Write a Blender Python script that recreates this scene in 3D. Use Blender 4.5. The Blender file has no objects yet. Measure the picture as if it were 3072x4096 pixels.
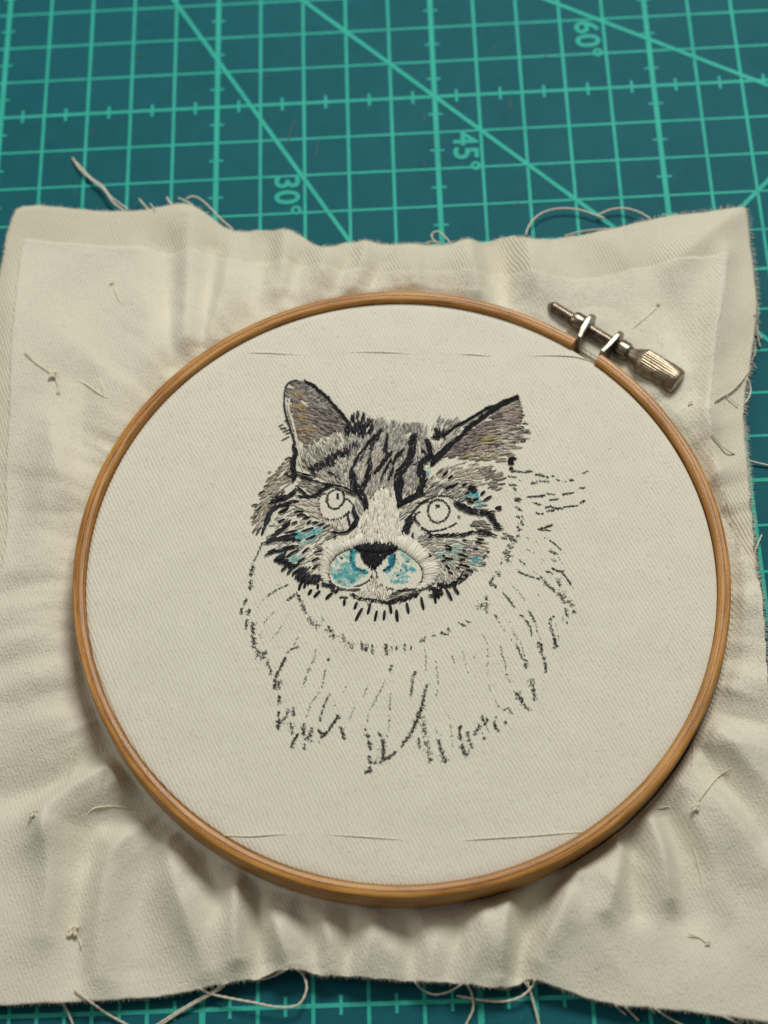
import bpy, math, random
import numpy as np
from mathutils import Matrix, Vector

random.seed(7)
rng = np.random.default_rng(7)
CM = 0.01                       # everything below is measured in centimetres

# ------------------------------------------------------------------ camera
RC = np.array([[0.9987258658944496, -0.028364583536447288, -0.04173841389159169],
               [-0.042904901004864736, -0.9126912373646929, -0.40639128276510667],
               [-0.026567165131881662, 0.40766426828765606, -0.9127453259800051]])
CP = np.array([4.426345209896118, -23.874252684864388, 30.273228538847604])
FP = 6522.2
scene = bpy.context.scene
col = scene.collection
cam_d = bpy.data.cameras.new('camera')
cam = bpy.data.objects.new('camera', cam_d)
col.objects.link(cam)
M = Matrix(((RC[0][0], -RC[1][0], -RC[2][0], CP[0] * CM),
            (RC[0][1], -RC[1][1], -RC[2][1], CP[1] * CM),
            (RC[0][2], -RC[1][2], -RC[2][2], CP[2] * CM),
            (0, 0, 0, 1)))
cam.matrix_world = M
cam_d.sensor_fit = 'VERTICAL'
cam_d.sensor_height = 24.0
cam_d.sensor_width = 18.0
cam_d.lens = FP / 4096 * 24.0
cam_d.clip_start = 0.01
cam_d.clip_end = 20
cam_d.dof.use_dof = True
cam_d.dof.focus_distance = 0.316
cam_d.dof.aperture_fstop = 8.0
scene.camera = cam

# ------------------------------------------------------------------ light
world = bpy.data.worlds.new('World')
scene.world = world
world.use_nodes = True
bgn = world.node_tree.nodes['Background']
bgn.inputs[0].default_value = (1.0, 0.97, 0.90, 1)
bgn.inputs[1].default_value = 0.125


def area(name, loc, target, size, power, color):
    d = bpy.data.lights.new(name, 'AREA')
    d.shape = 'DISK'
    d.size = size
    d.energy = power
    d.color = color
    o = bpy.data.objects.new(name, d)
    o.location = loc
    o.rotation_euler = (Vector(target) - Vector(loc)).to_track_quat('-Z', 'Y').to_euler()
    col.objects.link(o)
    return o


area('ceiling_lamp', (0.21, 0.36, 0.66), (0.04, -0.10, 0), 0.30, 5.1, (1.0, 0.98, 0.915))
area('ceiling_lamp', (-0.95, 0.10, 1.0), (0.04, -0.10, 0), 0.6, 2.8, (1.0, 0.965, 0.89))

vs = scene.view_settings
vs.view_transform = 'Standard'
vs.look = 'None'
vs.exposure = 0.0
vs.gamma = 1.0
vs.use_curve_mapping = False
scene.cycles.use_denoising = True
scene.cycles.max_bounces = 6

# ------------------------------------------------------------------ projection helpers (cm)
def ray(px):
    px = np.atleast_2d(np.asarray(px, float))
    return np.c_[(px[:, 0] - 1536) / FP, (px[:, 1] - 2048) / FP, np.ones(len(px))] @ RC


# hoop frame: centre of the outer ring's top face
HC = np.array([3.867, -12.001, 1.0])
HT = (-0.0343, -0.0250)
HN = np.array([-HT[0], -HT[1], 1.0]); HN /= np.linalg.norm(HN)
HX = np.array([1.0, 0, HT[0]]); HX /= np.linalg.norm(HX)
HY = np.cross(HN, HX)
CLZ = -0.10                     # level of the stretched cloth in the hoop


def hp(px, z=CLZ):
    """photo point -> hoop plane coordinates (cm)"""
    d = ray(px)
    P0 = HC + HN * z
    t = ((P0 - CP) @ HN) / (d @ HN)
    X = CP + d * t[:, None] - P0
    return np.c_[X @ HX, X @ HY]


def hw(p, z=None):
    """hoop coordinates -> world (cm)"""
    p = np.atleast_2d(np.asarray(p, float))
    zz = p[:, 2] if p.shape[1] == 3 else np.full(len(p), CLZ if z is None else z)
    return HC + p[:, :1] * HX + p[:, 1:2] * HY + zz[:, None] * HN


def gp(px, z=0.0):
    d = ray(px)
    zz = np.broadcast_to(np.asarray(z, float), (len(d),))
    t = (zz - CP[2]) / d[:, 2]
    return CP + d * t[:, None]


FR = {'a': (0, 0, 1536 / 1659), 'b': (1536, 0, 1536 / 1659), 'c': (0, 3600, 1536 / 1659), 'd': (1536, 3600, 1536 / 1659),
      'e': (2050, 1100, 800 / 1659),
      '1': (0, 750, 1000 / 1659), '2': (900, 850, 1200 / 1659), '3': (2000, 750, 1072 / 1659), '4': (0, 1900, 800 / 1609),
      '5': (0, 2900, 1100 / 1659), '6': (1000, 3000, 1100 / 1659), '7': (2000, 2900, 1072 / 1659), '8': (2400, 1900, 672 / 1351),
      'A': (900, 1450, 700 / 1659), 'B': (1500, 1500, 700 / 1659), 'C': (900, 2050, 700 / 1659), 'D': (1500, 2050, 900 / 1659),
      'E': (900, 2600, 800 / 1659), 'F': (1600, 2500, 800 / 1659), 'G': (960, 1480, 600 / 1659), 'H': (1400, 1560, 500 / 1659),
      'I': (1000, 1950, 500 / 1659), 'J': (1600, 1850, 550 / 1659), 'K': (1200, 2100, 650 / 1659), 'L': (1950, 1800, 450 / 1106),
      'S': (0, 0, 1.0)}


def fr(f, pts):
    ox, oy, k = FR[f]
    a = np.asarray(pts, float).reshape(-1, 2)
    return a * k + [ox, oy]


# ------------------------------------------------------------------ materials
class NT:
    def __init__(self, name):
        m = bpy.data.materials.new(name)
        m.use_nodes = True
        self.m = m
        self.t = m.node_tree
        self.b = self.t.nodes['Principled BSDF']

    def n(self, kind, **kw):
        nd = self.t.nodes.new('ShaderNode' + kind)
        for k, v in kw.items():
            if k in nd.inputs.keys():
                nd.inputs[k].default_value = v
            else:
                setattr(nd, k, v)
        return nd

    def l(self, a, b):
        self.t.links.new(a, b)

    def math(self, op, a, b=None, c=None):
        nd = self.n('Math', operation=op)
        for i, v in enumerate((a, b, c)):
            if v is None:
                continue
            if isinstance(v, (int, float)):
                nd.inputs[i].default_value = v
            else:
                self.l(v, nd.inputs[i])
        return nd.outputs[0]

    def ramp(self, fac, stops):
        nd = self.n('ValToRGB')
        e = nd.color_ramp.elements
        while len(e) < len(stops):
            e.new(0.5)
        for i, (p, c) in enumerate(stops):
            e[i].position = p
            e[i].color = (c[0], c[1], c[2], 1)
        self.l(fac, nd.inputs[0])
        return nd.outputs[0]

    def noise(self, vec, scale, detail=3.0, rough=0.55, dist=0.0):
        nd = self.n('TexNoise')
        nd.inputs['Scale'].default_value = scale
        nd.inputs['Detail'].default_value = detail
        nd.inputs['Roughness'].default_value = rough
        nd.inputs['Distortion'].default_value = dist
        self.l(vec, nd.inputs['Vector'])
        return nd.outputs['Fac']

    def mix(self, fac, a, b, mode='MIX'):
        nd = self.n('Mix', data_type='RGBA', blend_type=mode)
        for sock, v in ((nd.inputs[0], fac), (nd.inputs[6], a), (nd.inputs[7], b)):
            if isinstance(v, (int, float)):
                sock.default_value = v
            elif isinstance(v, tuple):
                sock.default_value = (v[0], v[1], v[2], 1)
            else:
                self.l(v, sock)
        return nd.outputs[2]

    def coords(self, scale=100.0):
        tc = self.n('TexCoord')
        mp = self.n('Mapping')
        mp.inputs['Scale'].default_value = (scale, scale, scale)
        self.l(tc.outputs['Object'], mp.inputs['Vector'])
        return mp.outputs[0]

    def bump(self, h, strength, dist):
        nd = self.n('Bump')
        nd.inputs['Strength'].default_value = strength
        nd.inputs['Distance'].default_value = dist
        self.l(h, nd.inputs['Height'])
        self.l(nd.outputs[0], self.b.inputs['Normal'])
        return nd


def cloth_mat(name, c_lo, c_hi, twill, period, ang, fuzz, holes, bump):
    """woven cloth; coordinates in cm. twill = rib contrast, fuzz = nap, holes = open weave specks"""
    T = NT(name)
    v = T.coords()
    sp = T.n('SeparateXYZ')
    T.l(v, sp.inputs[0])
    wob = T.noise(v, 0.9, 2.0)
    fine = T.noise(v, 16.0, 3.0, 0.65)
    micro = T.noise(v, 45.0, 2.0, 0.6)
    soft = T.noise(v, 1.6, 3.0, 0.5)
    ca, sa = math.cos(ang), math.sin(ang)
    u = T.math('ADD', T.math('MULTIPLY', sp.outputs[0], ca), T.math('MULTIPLY', sp.outputs[1], sa))
    u = T.math('ADD', u, T.math('MULTIPLY', wob, 0.12))
    u = T.math('ADD', u, T.math('MULTIPLY', fine, 0.045))
    rib = T.math('SINE', T.math('MULTIPLY', u, 2 * math.pi / period))
    w = T.math('SUBTRACT', T.math('MULTIPLY', sp.outputs[0], -sa), T.math('MULTIPLY', sp.outputs[1], -ca))
    w = T.math('ADD', w, T.math('MULTIPLY', fine, 0.05))
    knot = T.math('SINE', T.math('MULTIPLY', w, 2 * math.pi / (period * 1.25)))
    cell = T.math('MULTIPLY', rib, T.math('ADD', T.math('MULTIPLY', knot, 0.12), 0.9))
    n_tw = T.math('MULTIPLY', cell, twill)
    h = T.math('ADD', T.math('MULTIPLY', fine, fuzz), n_tw)
    h = T.math('ADD', h, T.math('MULTIPLY', micro, fuzz * 0.6))
    if holes > 0:
        vo = T.n('TexVoronoi')
        vo.inputs['Scale'].default_value = 7.5
        vo.inputs['Randomness'].default_value = 0.55
        T.l(v, vo.inputs['Vector'])
        hole = T.math('SUBTRACT', 1.0, T.math('SMOOTH_MIN', T.math('MULTIPLY', vo.outputs['Distance'], 5.0), 1.0, 0.3))
        hole = T.math('MAXIMUM', hole, 0.0)
        h = T.math('SUBTRACT', h, T.math('MULTIPLY', hole, holes))
    f = T.math('ADD', 0.50, T.math('MULTIPLY', h, 0.55))
    f = T.math('ADD', f, T.math('MULTIPLY', T.math('SUBTRACT', soft, 0.5), 0.35))
    c = T.mix(f, c_lo, c_hi)
    T.l(c, T.b.inputs['Base Color'])
    T.b.inputs['Roughness'].default_value = 0.95
    T.b.inputs['Specular IOR Level'].default_value = 0.1
    T.b.inputs['Sheen Weight'].default_value = 0.26
    T.b.inputs['Sheen Roughness'].default_value = 0.5
    T.b.inputs['Sheen Tint'].default_value = (1, 0.97, 0.9, 1)
    big = T.noise(v, 0.8, 2.0, 0.5)
    h2 = T.math('ADD', h, T.math('ADD', T.math('MULTIPLY', soft, 0.9), T.math('MULTIPLY', big, 3.0)))
    T.bump(h2, 0.9, bump)
    return T.m


M_IN = cloth_mat('cream_cotton_stretched', (0.59, 0.565, 0.46), (0.80, 0.772, 0.655), 0.24, 0.074, math.radians(24), 0.75, 0.0, 0.00016)
M_FELT = cloth_mat('cream_cotton_nap', (0.57, 0.537, 0.425), (0.775, 0.742, 0.615), 0.09, 0.074, math.radians(24), 1.0, 0.40, 0.00021)
M_TWILL = cloth_mat('cream_twill', (0.565, 0.53, 0.405), (0.77, 0.735, 0.60), 0.42, 0.068, math.radians(20), 0.45, 0.0, 0.00018)


def thread_attr_mat(name, rough=0.6, sheen=0.15):
    T = NT(name)
    a = T.n('VertexColor', layer_name='thread')
    v = T.coords()
    nz = T.noise(v, 60.0, 2.0)
    c = T.mix(T.math('MULTIPLY', nz, 0.5), a.outputs[0], T.mix(1.0, a.outputs[0], (0.55, 0.55, 0.55), 'MULTIPLY'))
    T.l(c, T.b.inputs['Base Color'])
    T.b.inputs['Roughness'].default_value = rough
    T.b.inputs['Specular IOR Level'].default_value = 0.25
    T.b.inputs['Sheen Weight'].default_value = sheen * 0.3
    T.bump(nz, 0.4, 0.00006)
    return T.m


M_THREAD = thread_attr_mat('stitching_cotton')


def ink_mat(name, alpha):
    T = NT(name)
    a = T.n('VertexColor', layer_name='thread')
    T.l(a.outputs[0], T.b.inputs['Base Color'])
    v = T.coords()
    T.l(T.math('MULTIPLY', T.ramp(T.noise(v, 26.0, 2.0), [(0.35, (0.55,) * 3), (0.65, (1.2,) * 3)]), alpha), T.b.inputs['Alpha'])
    T.b.inputs['Roughness'].default_value = 0.95
    T.b.inputs['Specular IOR Level'].default_value = 0.05
    return T.m


M_PENCIL = ink_mat('transfer_ink', 0.55)
M_MARKER = ink_mat('blue_marker', 0.36)


def plain_mat(name, c, rough, nscale=20.0, var=0.25, metal=0.0, bump=0.0, spec=0.3):
    T = NT(name)
    v = T.coords()
    nz = T.noise(v, nscale, 3.0)
    T.l(T.mix(T.math('MULTIPLY', nz, var * 2), c, tuple(x * 0.55 for x in c)), T.b.inputs['Base Color'])
    T.b.inputs['Roughness'].default_value = rough
    T.b.inputs['Metallic'].default_value = metal
    T.b.inputs['Specular IOR Level'].default_value = spec
    if bump:
        T.bump(nz, 0.5, bump)
    return T.m


M_LOOSE = plain_mat('loose_thread', (0.74, 0.68, 0.55), 0.85, 30, 0.12)
M_BASTE = plain_mat('basting_thread', (0.82, 0.77, 0.61), 0.8, 30, 0.06)
M_KNOT = plain_mat('knotted_thread', (0.80, 0.74, 0.58), 0.85, 30, 0.08)
M_LINT = plain_mat('lint', (0.8, 0.77, 0.7), 0.8, 30, 0.1)


def wood_mat(name, cols, line=False):
    T = NT(name)
    uv = T.n('UVMap', uv_map='grain')
    mp = T.n('Mapping')
    mp.inputs['Scale'].default_value = (1.2, 34.0, 1.0)
    T.l(uv.outputs[0], mp.inputs['Vector'])
    g1 = T.noise(mp.outputs[0], 1.0, 5.0, 0.6, 0.3)
    mp2 = T.n('Mapping')
    mp2.inputs['Scale'].default_value = (0.5, 3.0, 1.0)
    T.l(uv.outputs[0], mp2.inputs['Vector'])
    g2 = T.noise(mp2.outputs[0], 1.0, 3.0)
    mp3 = T.n('Mapping')
    mp3.inputs['Scale'].default_value = (14.0, 120.0, 1.0)
    T.l(uv.outputs[0], mp3.inputs['Vector'])
    g3 = T.noise(mp3.outputs[0], 1.0, 2.0)
    f = T.math('ADD', T.math('MULTIPLY', g1, 0.55), T.math('ADD', T.math('MULTIPLY', g2, 0.35), T.math('MULTIPLY', g3, 0.15)))
    c = T.ramp(f, [(0.40, cols[0]), (0.51, cols[1]), (0.63, cols[2])])
    T.l(c, T.b.inputs['Base Color'])
    T.l(T.ramp(g1, [(0.3, (0.24,) * 3), (0.7, (0.44,) * 3)]), T.b.inputs['Roughness'])
    T.b.inputs['Specular IOR Level'].default_value = 0.45
    T.bump(T.math('ADD', g1, T.math('MULTIPLY', g3, 0.6)), 0.35, 0.00012)
    return T.m


M_WOOD = wood_mat('varnished_bamboo', [(0.215, 0.080, 0.012), (0.455, 0.200, 0.036), (0.62, 0.325, 0.085)])


def metal_mat(name, c, rough, tarnish):
    T = NT(name)
    v = T.coords()
    nz = T.noise(v, 9.0, 4.0, 0.65)
    T.l(T.ramp(nz, [(0.35, tarnish), (0.62, c)]), T.b.inputs['Base Color'])
    T.b.inputs['Metallic'].default_value = 1.0
    T.l(T.math('ADD', rough, T.math('MULTIPLY', nz, 0.2)), T.b.inputs['Roughness'])
    T.bump(T.noise(v, 40.0, 2.0), 0.2, 0.00005)
    return T.m


M_STEEL = metal_mat('nickel_plated_steel', (0.47, 0.44, 0.38), 0.30, (0.26, 0.235, 0.19))
M_SCREW = metal_mat('aged_screw_steel', (0.36, 0.31, 0.25), 0.22, (0.20, 0.16, 0.12))
M_DULL = metal_mat('dull_band_steel', (0.42, 0.40, 0.36), 0.42, (0.28, 0.26, 0.22))
M_KNURL = metal_mat('knurled_steel', (0.44, 0.38, 0.29), 0.30, (0.24, 0.18, 0.11))


def mat_surface_mat():
    T = NT('cutting_mat_vinyl')
    v = T.coords()
    big = T.noise(v, 0.35, 3.0)
    mid = T.noise(v, 2.2, 4.0, 0.6)
    grain = T.noise(v, 32.0, 3.0, 0.7)
    f = T.math('ADD', T.math('MULTIPLY', big, 0.5), T.math('MULTIPLY', mid, 0.5))
    c = T.ramp(f, [(0.3, (0.0055, 0.098, 0.124)), (0.7, (0.0090, 0.126, 0.155))])
    spk = T.ramp(grain, [(0.60, (0, 0, 0)), (0.78, (1, 1, 1))])
    c = T.mix(T.math('MULTIPLY', spk, 0.22), c, (0.06, 0.20, 0.21))
    # old cut marks and lint
    mp = T.n('Mapping')
    mp.inputs['Scale'].default_value = (1.4, 0.25, 1)
    mp.inputs['Rotation'].default_value = (0, 0, 0.12)
    T.l(v, mp.inputs['Vector'])
    sc = T.noise(mp.outputs[0], 2.6, 2.0, 0.5)
    scr = T.ramp(sc, [(0.735, (0, 0, 0)), (0.78, (1, 1, 1))])
    c = T.mix(T.math('MULTIPLY', scr, 0.30), c, (0.20, 0.26, 0.24))
    T.l(c, T.b.inputs['Base Color'])
    T.b.inputs['Roughness'].default_value = 0.6
    T.b.inputs['Specular IOR Level'].default_value = 0.12
    T.bump(grain, 0.6, 0.00014)
    return T.m


def print_mat():
    T = NT('mint_print')
    v = T.coords()
    g = T.noise(v, 24.0, 3.0, 0.7)
    b = T.noise(v, 0.7, 2.0)
    f = T.math('ADD', T.math('MULTIPLY', g, 0.7), T.math('MULTIPLY', b, 0.3))
    c = T.ramp(f, [(0.30, (0.026, 0.31, 0.255)), (0.52, (0.040, 0.47, 0.375)), (0.75, (0.062, 0.55, 0.44))])
    T.l(c, T.b.inputs['Base Color'])
    T.b.inputs['Roughness'].default_value = 0.6
    T.b.inputs['Specular IOR Level'].default_value = 0.15
    T.bump(g, 0.5, 0.00010)
    return T.m


M_SCUFF = plain_mat('scuffed_vinyl', (0.10, 0.16, 0.155), 0.8, 60, 0.5)
M_MAT = mat_surface_mat()
M_PRINT = print_mat()


# ------------------------------------------------------------------ object helpers
def mesh_obj(name, V, F, mat, parent=None, smooth=True, mats=None, fmat=None):
    me = bpy.data.meshes.new(name)
    V = np.asarray(V, float) * CM
    me.from_pydata(V.tolist(), [], F if isinstance(F, list) else np.asarray(F).tolist())
    for m in (mats or [mat]):
        me.materials.append(m)
    if fmat is not None:
        me.polygons.foreach_set('material_index', np.asarray(fmat, np.int32))
    if smooth:
        me.polygons.foreach_set('use_smooth', np.ones(len(me.polygons), bool))
    me.update()
    o = bpy.data.objects.new(name, me)
    col.objects.link(o)
    if parent is not None:
        o.parent = parent
    return o


def empty(name, label, cat, group=None):
    o = bpy.data.objects.new(name, None)
    o.empty_display_size = 0.02
    col.objects.link(o)
    o['label'] = label
    o['category'] = cat
    if group:
        o['group'] = group
    return o


def catmull(P, n=6):
    P = np.asarray(P, float)
    if len(P) < 3:
        t = np.linspace(0, 1, n + 1)[:, None]
        return P[0] * (1 - t) + P[-1] * t
    Q = np.vstack([2 * P[0] - P[1], P, 2 * P[-1] - P[-2]])
    out = []
    for i in range(1, len(Q) - 2):
        for j in range(n):
            t = j / n
            a, b, c, d = Q[i - 1], Q[i], Q[i + 1], Q[i + 2]
            out.append(0.5 * ((2 * b) + (-a + c) * t + (2 * a - 5 * b + 4 * c - d) * t * t + (-a + 3 * b - 3 * c + d) * t ** 3))
    out.append(P[-1])
    return np.array(out)


def tube_geo(P, rad, k=6, taper=0.25):
    P = np.asarray(P, float)
    n = len(P)
    tang = np.gradient(P, axis=0)
    tang /= np.linalg.norm(tang, axis=1)[:, None] + 1e-9
    ref = np.array([0, 0, 1.0])
    A = np.cross(tang, ref)
    bad = np.linalg.norm(A, axis=1) < 1e-3
    A[bad] = [1, 0, 0]
    A /= np.linalg.norm(A, axis=1)[:, None]
    Bv = np.cross(A, tang)
    rr = np.full(n, rad)
    rr[0] *= taper
    rr[-1] *= taper
    V = []
    for i in range(n):
        for j in range(k):
            a = 2 * math.pi * j / k
            V.append(P[i] + rr[i] * (math.cos(a) * A[i] + math.sin(a) * Bv[i]))
    F = []
    for i in range(n - 1):
        for j in range(k):
            F.append((i * k + j, i * k + (j + 1) % k, (i + 1) * k + (j + 1) % k, (i + 1) * k + j))
    F.append(tuple(range(k))[::-1])
    F.append(tuple(range((n - 1) * k, n * k)))
    return V, F


class Geo:
    def __init__(self):
        self.V = []
        self.F = []
        self.C = []

    def add(self, V, F, c=None):
        o = len(self.V)
        self.V.extend([tuple(map(float, x)) for x in V])
        self.F.extend([tuple(i + o for i in f) for f in F])
        if c is not None:
            self.C.extend([c] * len(V))

    def build(self, name, mat, parent=None, stuff=False, smooth=True):
        o = mesh_obj(name, self.V, self.F, mat, parent, smooth)
        if self.C:
            at = o.data.color_attributes.new('thread', 'FLOAT_COLOR', 'POINT')
            arr = np.ones((len(self.C), 4), np.float32)
            arr[:, :3] = np.array(self.C)
            at.data.foreach_set('color', arr.ravel())
        if stuff:
            o['kind'] = 'stuff'
        return o


# ================================================================== CUTTING MAT
mat_root = empty('cutting_mat', 'dark teal cutting mat printed with a mint green grid under the cloth', 'cutting mat')
X0, X1, Y0, Y1 = -15.0, 25.0, -35.0, 15.0
base = mesh_obj('mat_sheet', [(X0, Y0, -0.3), (X1, Y0, -0.3), (X1, Y1, -0.3), (X0, Y1, -0.3),
                              (X0, Y0, 0), (X1, Y0, 0), (X1, Y1, 0), (X0, Y1, 0)],
                [(3, 2, 1, 0), (4, 5, 6, 7), (0, 1, 5, 4), (1, 2, 6, 5), (2, 3, 7, 6), (3, 0, 4, 7)], M_MAT, mat_root, smooth=False)


def strip(G, a, b, w, z):
    a = np.array(a, float); b = np.array(b, float)
    d = b - a; d /= np.linalg.norm(d)
    n = np.array([-d[1], d[0]]) * w / 2
    G.add([(*(a - n), z), (*(b - n), z), (*(b + n), z), (*(a + n), z)], [(0, 1, 2, 3)])


g_min, g_maj, g_tick, g_diag = Geo(), Geo(), Geo(), Geo()
for c in range(int(X0) + 1, int(X1)):
    major = c % 5 == 0
    strip(g_maj if major else g_min, (c, Y0 + 1), (c, Y1 - 1), 0.115 if major else 0.070, 0.0075 if major else 0.005)
    if major:
        for r in np.arange(Y0 + 1.5, Y1 - 1, 1.0):
            strip(g_tick, (c - 0.165, r), (c + 0.165, r), 0.05, 0.010)
for r in range(int(Y0) + 1, int(Y1)):
    major = r % 5 == 0
    strip(g_maj if major else g_min, (X0 + 1, r), (X1 - 1, r), 0.080 if major else 0.056, 0.0085 if major else 0.0062)
    if major:
        for c in np.arange(X0 + 1.5, X1 - 1, 1.0):
            strip(g_tick, (c, r - 0.175), (c, r + 0.175), 0.062, 0.011)
O = np.array([-5.0, 10.0])
for deg in (30, 45, 60):
    t = math.radians(deg)
    d = np.array([math.sin(t), -math.cos(t)])
    L = min(29 / d[0], 43 / -d[1])
    strip(g_diag, O, O + d * L, 0.098, 0.013 + deg * 0.00002)
strip(g_diag, (-5, -20), (24, 9), 0.098, 0.0145)
for f_, x_, y_, l_, a_ in (('b', 478, 208, 0.16, 1.2), ('b', 545, 450, 0.3, 1.5), ('b', 175, 510, 0.22, 1.4), ('b', 172, 708, 0.16, 1.8), ('a', 1150, 332, 0.14, 0.3), ('a', 1190, 325, 0.10, 0.9), ('a', 1250, 590, 0.5, 1.35),
                             ('a', 1268, 540, 0.35, 1.3), ('a', 600, 245, 0.25, 0.4), ('b', 700, 240, 0.12, 0.8), ('b', 1265, 850, 0.1, 0.2), ('a', 1370, 640, 0.5, 1.5), ('b', 573, 885, 0.14, 1.0), ('a', 400, 570, 0.2, 1.2)):
    p_ = gp(fr(f_, (x_, y_)))[0][:2]
    d_ = np.array([math.cos(a_), math.sin(a_)]) * l_ / 2
    gs = Geo()
    strip(gs, p_ - d_, p_ + d_, 0.028, 0.016)
    gs.build('scuff_mark', M_SCUFF, base, smooth=False)
g_min.build('fine_grid_print', M_PRINT, base, smooth=False)
g_maj.build('bold_grid_print', M_PRINT, base, smooth=False)
g_tick.build('half_step_tick_print', M_PRINT, base, smooth=False)
g_diag.build('angle_line_print', M_PRINT, base, smooth=False)


def text_mesh(body, loc, rotz, h, name, bold=0.016):
    cu = bpy.data.curves.new(name, 'FONT')
    cu.body = body
    cu.size = h / 0.72 * CM
    cu.space_character = 1.02
    tmp = bpy.data.objects.new('tmp', cu)
    col.objects.link(tmp)
    dg = bpy.context.evaluated_depsgraph_get()
    me = bpy.data.meshes.new_from_object(tmp.evaluated_get(dg))
    bpy.data.objects.remove(tmp)
    v = np.array([q.co[:] for q in me.vertices]) / CM
    f = [tuple(p.vertices) for p in me.polygons]
    G = Geo()
    for i in range(9):
        a = 2 * math.pi * i / 8
        k = 0 if i == 8 else 1
        G.add(v + [bold * k * math.cos(a), bold * k * math.sin(a), 0.00025 * i], f)
    o = G.build(name, M_PRINT, base, smooth=False)
    o.location = (loc[0] * CM, loc[1] * CM, loc[2] * CM)
    o.rotation_euler = (0, 0, rotz)
    return o


for body, px in (('30', (1102, 705)), ('45', (1536 + 277, 530)), ('60', (1536 + 762, 86))):
    p = gp([px])[0]
    text_mesh(body + '\u00b0', (p[0], p[1], 0.0125), -math.pi / 2, 0.56, 'angle_number_print')

# ================================================================== CLOTH HEIGHT
RO = 6.368                      # outer radius of the hoop
RI = 6.133                      # inner radius of the outer ring

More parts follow.
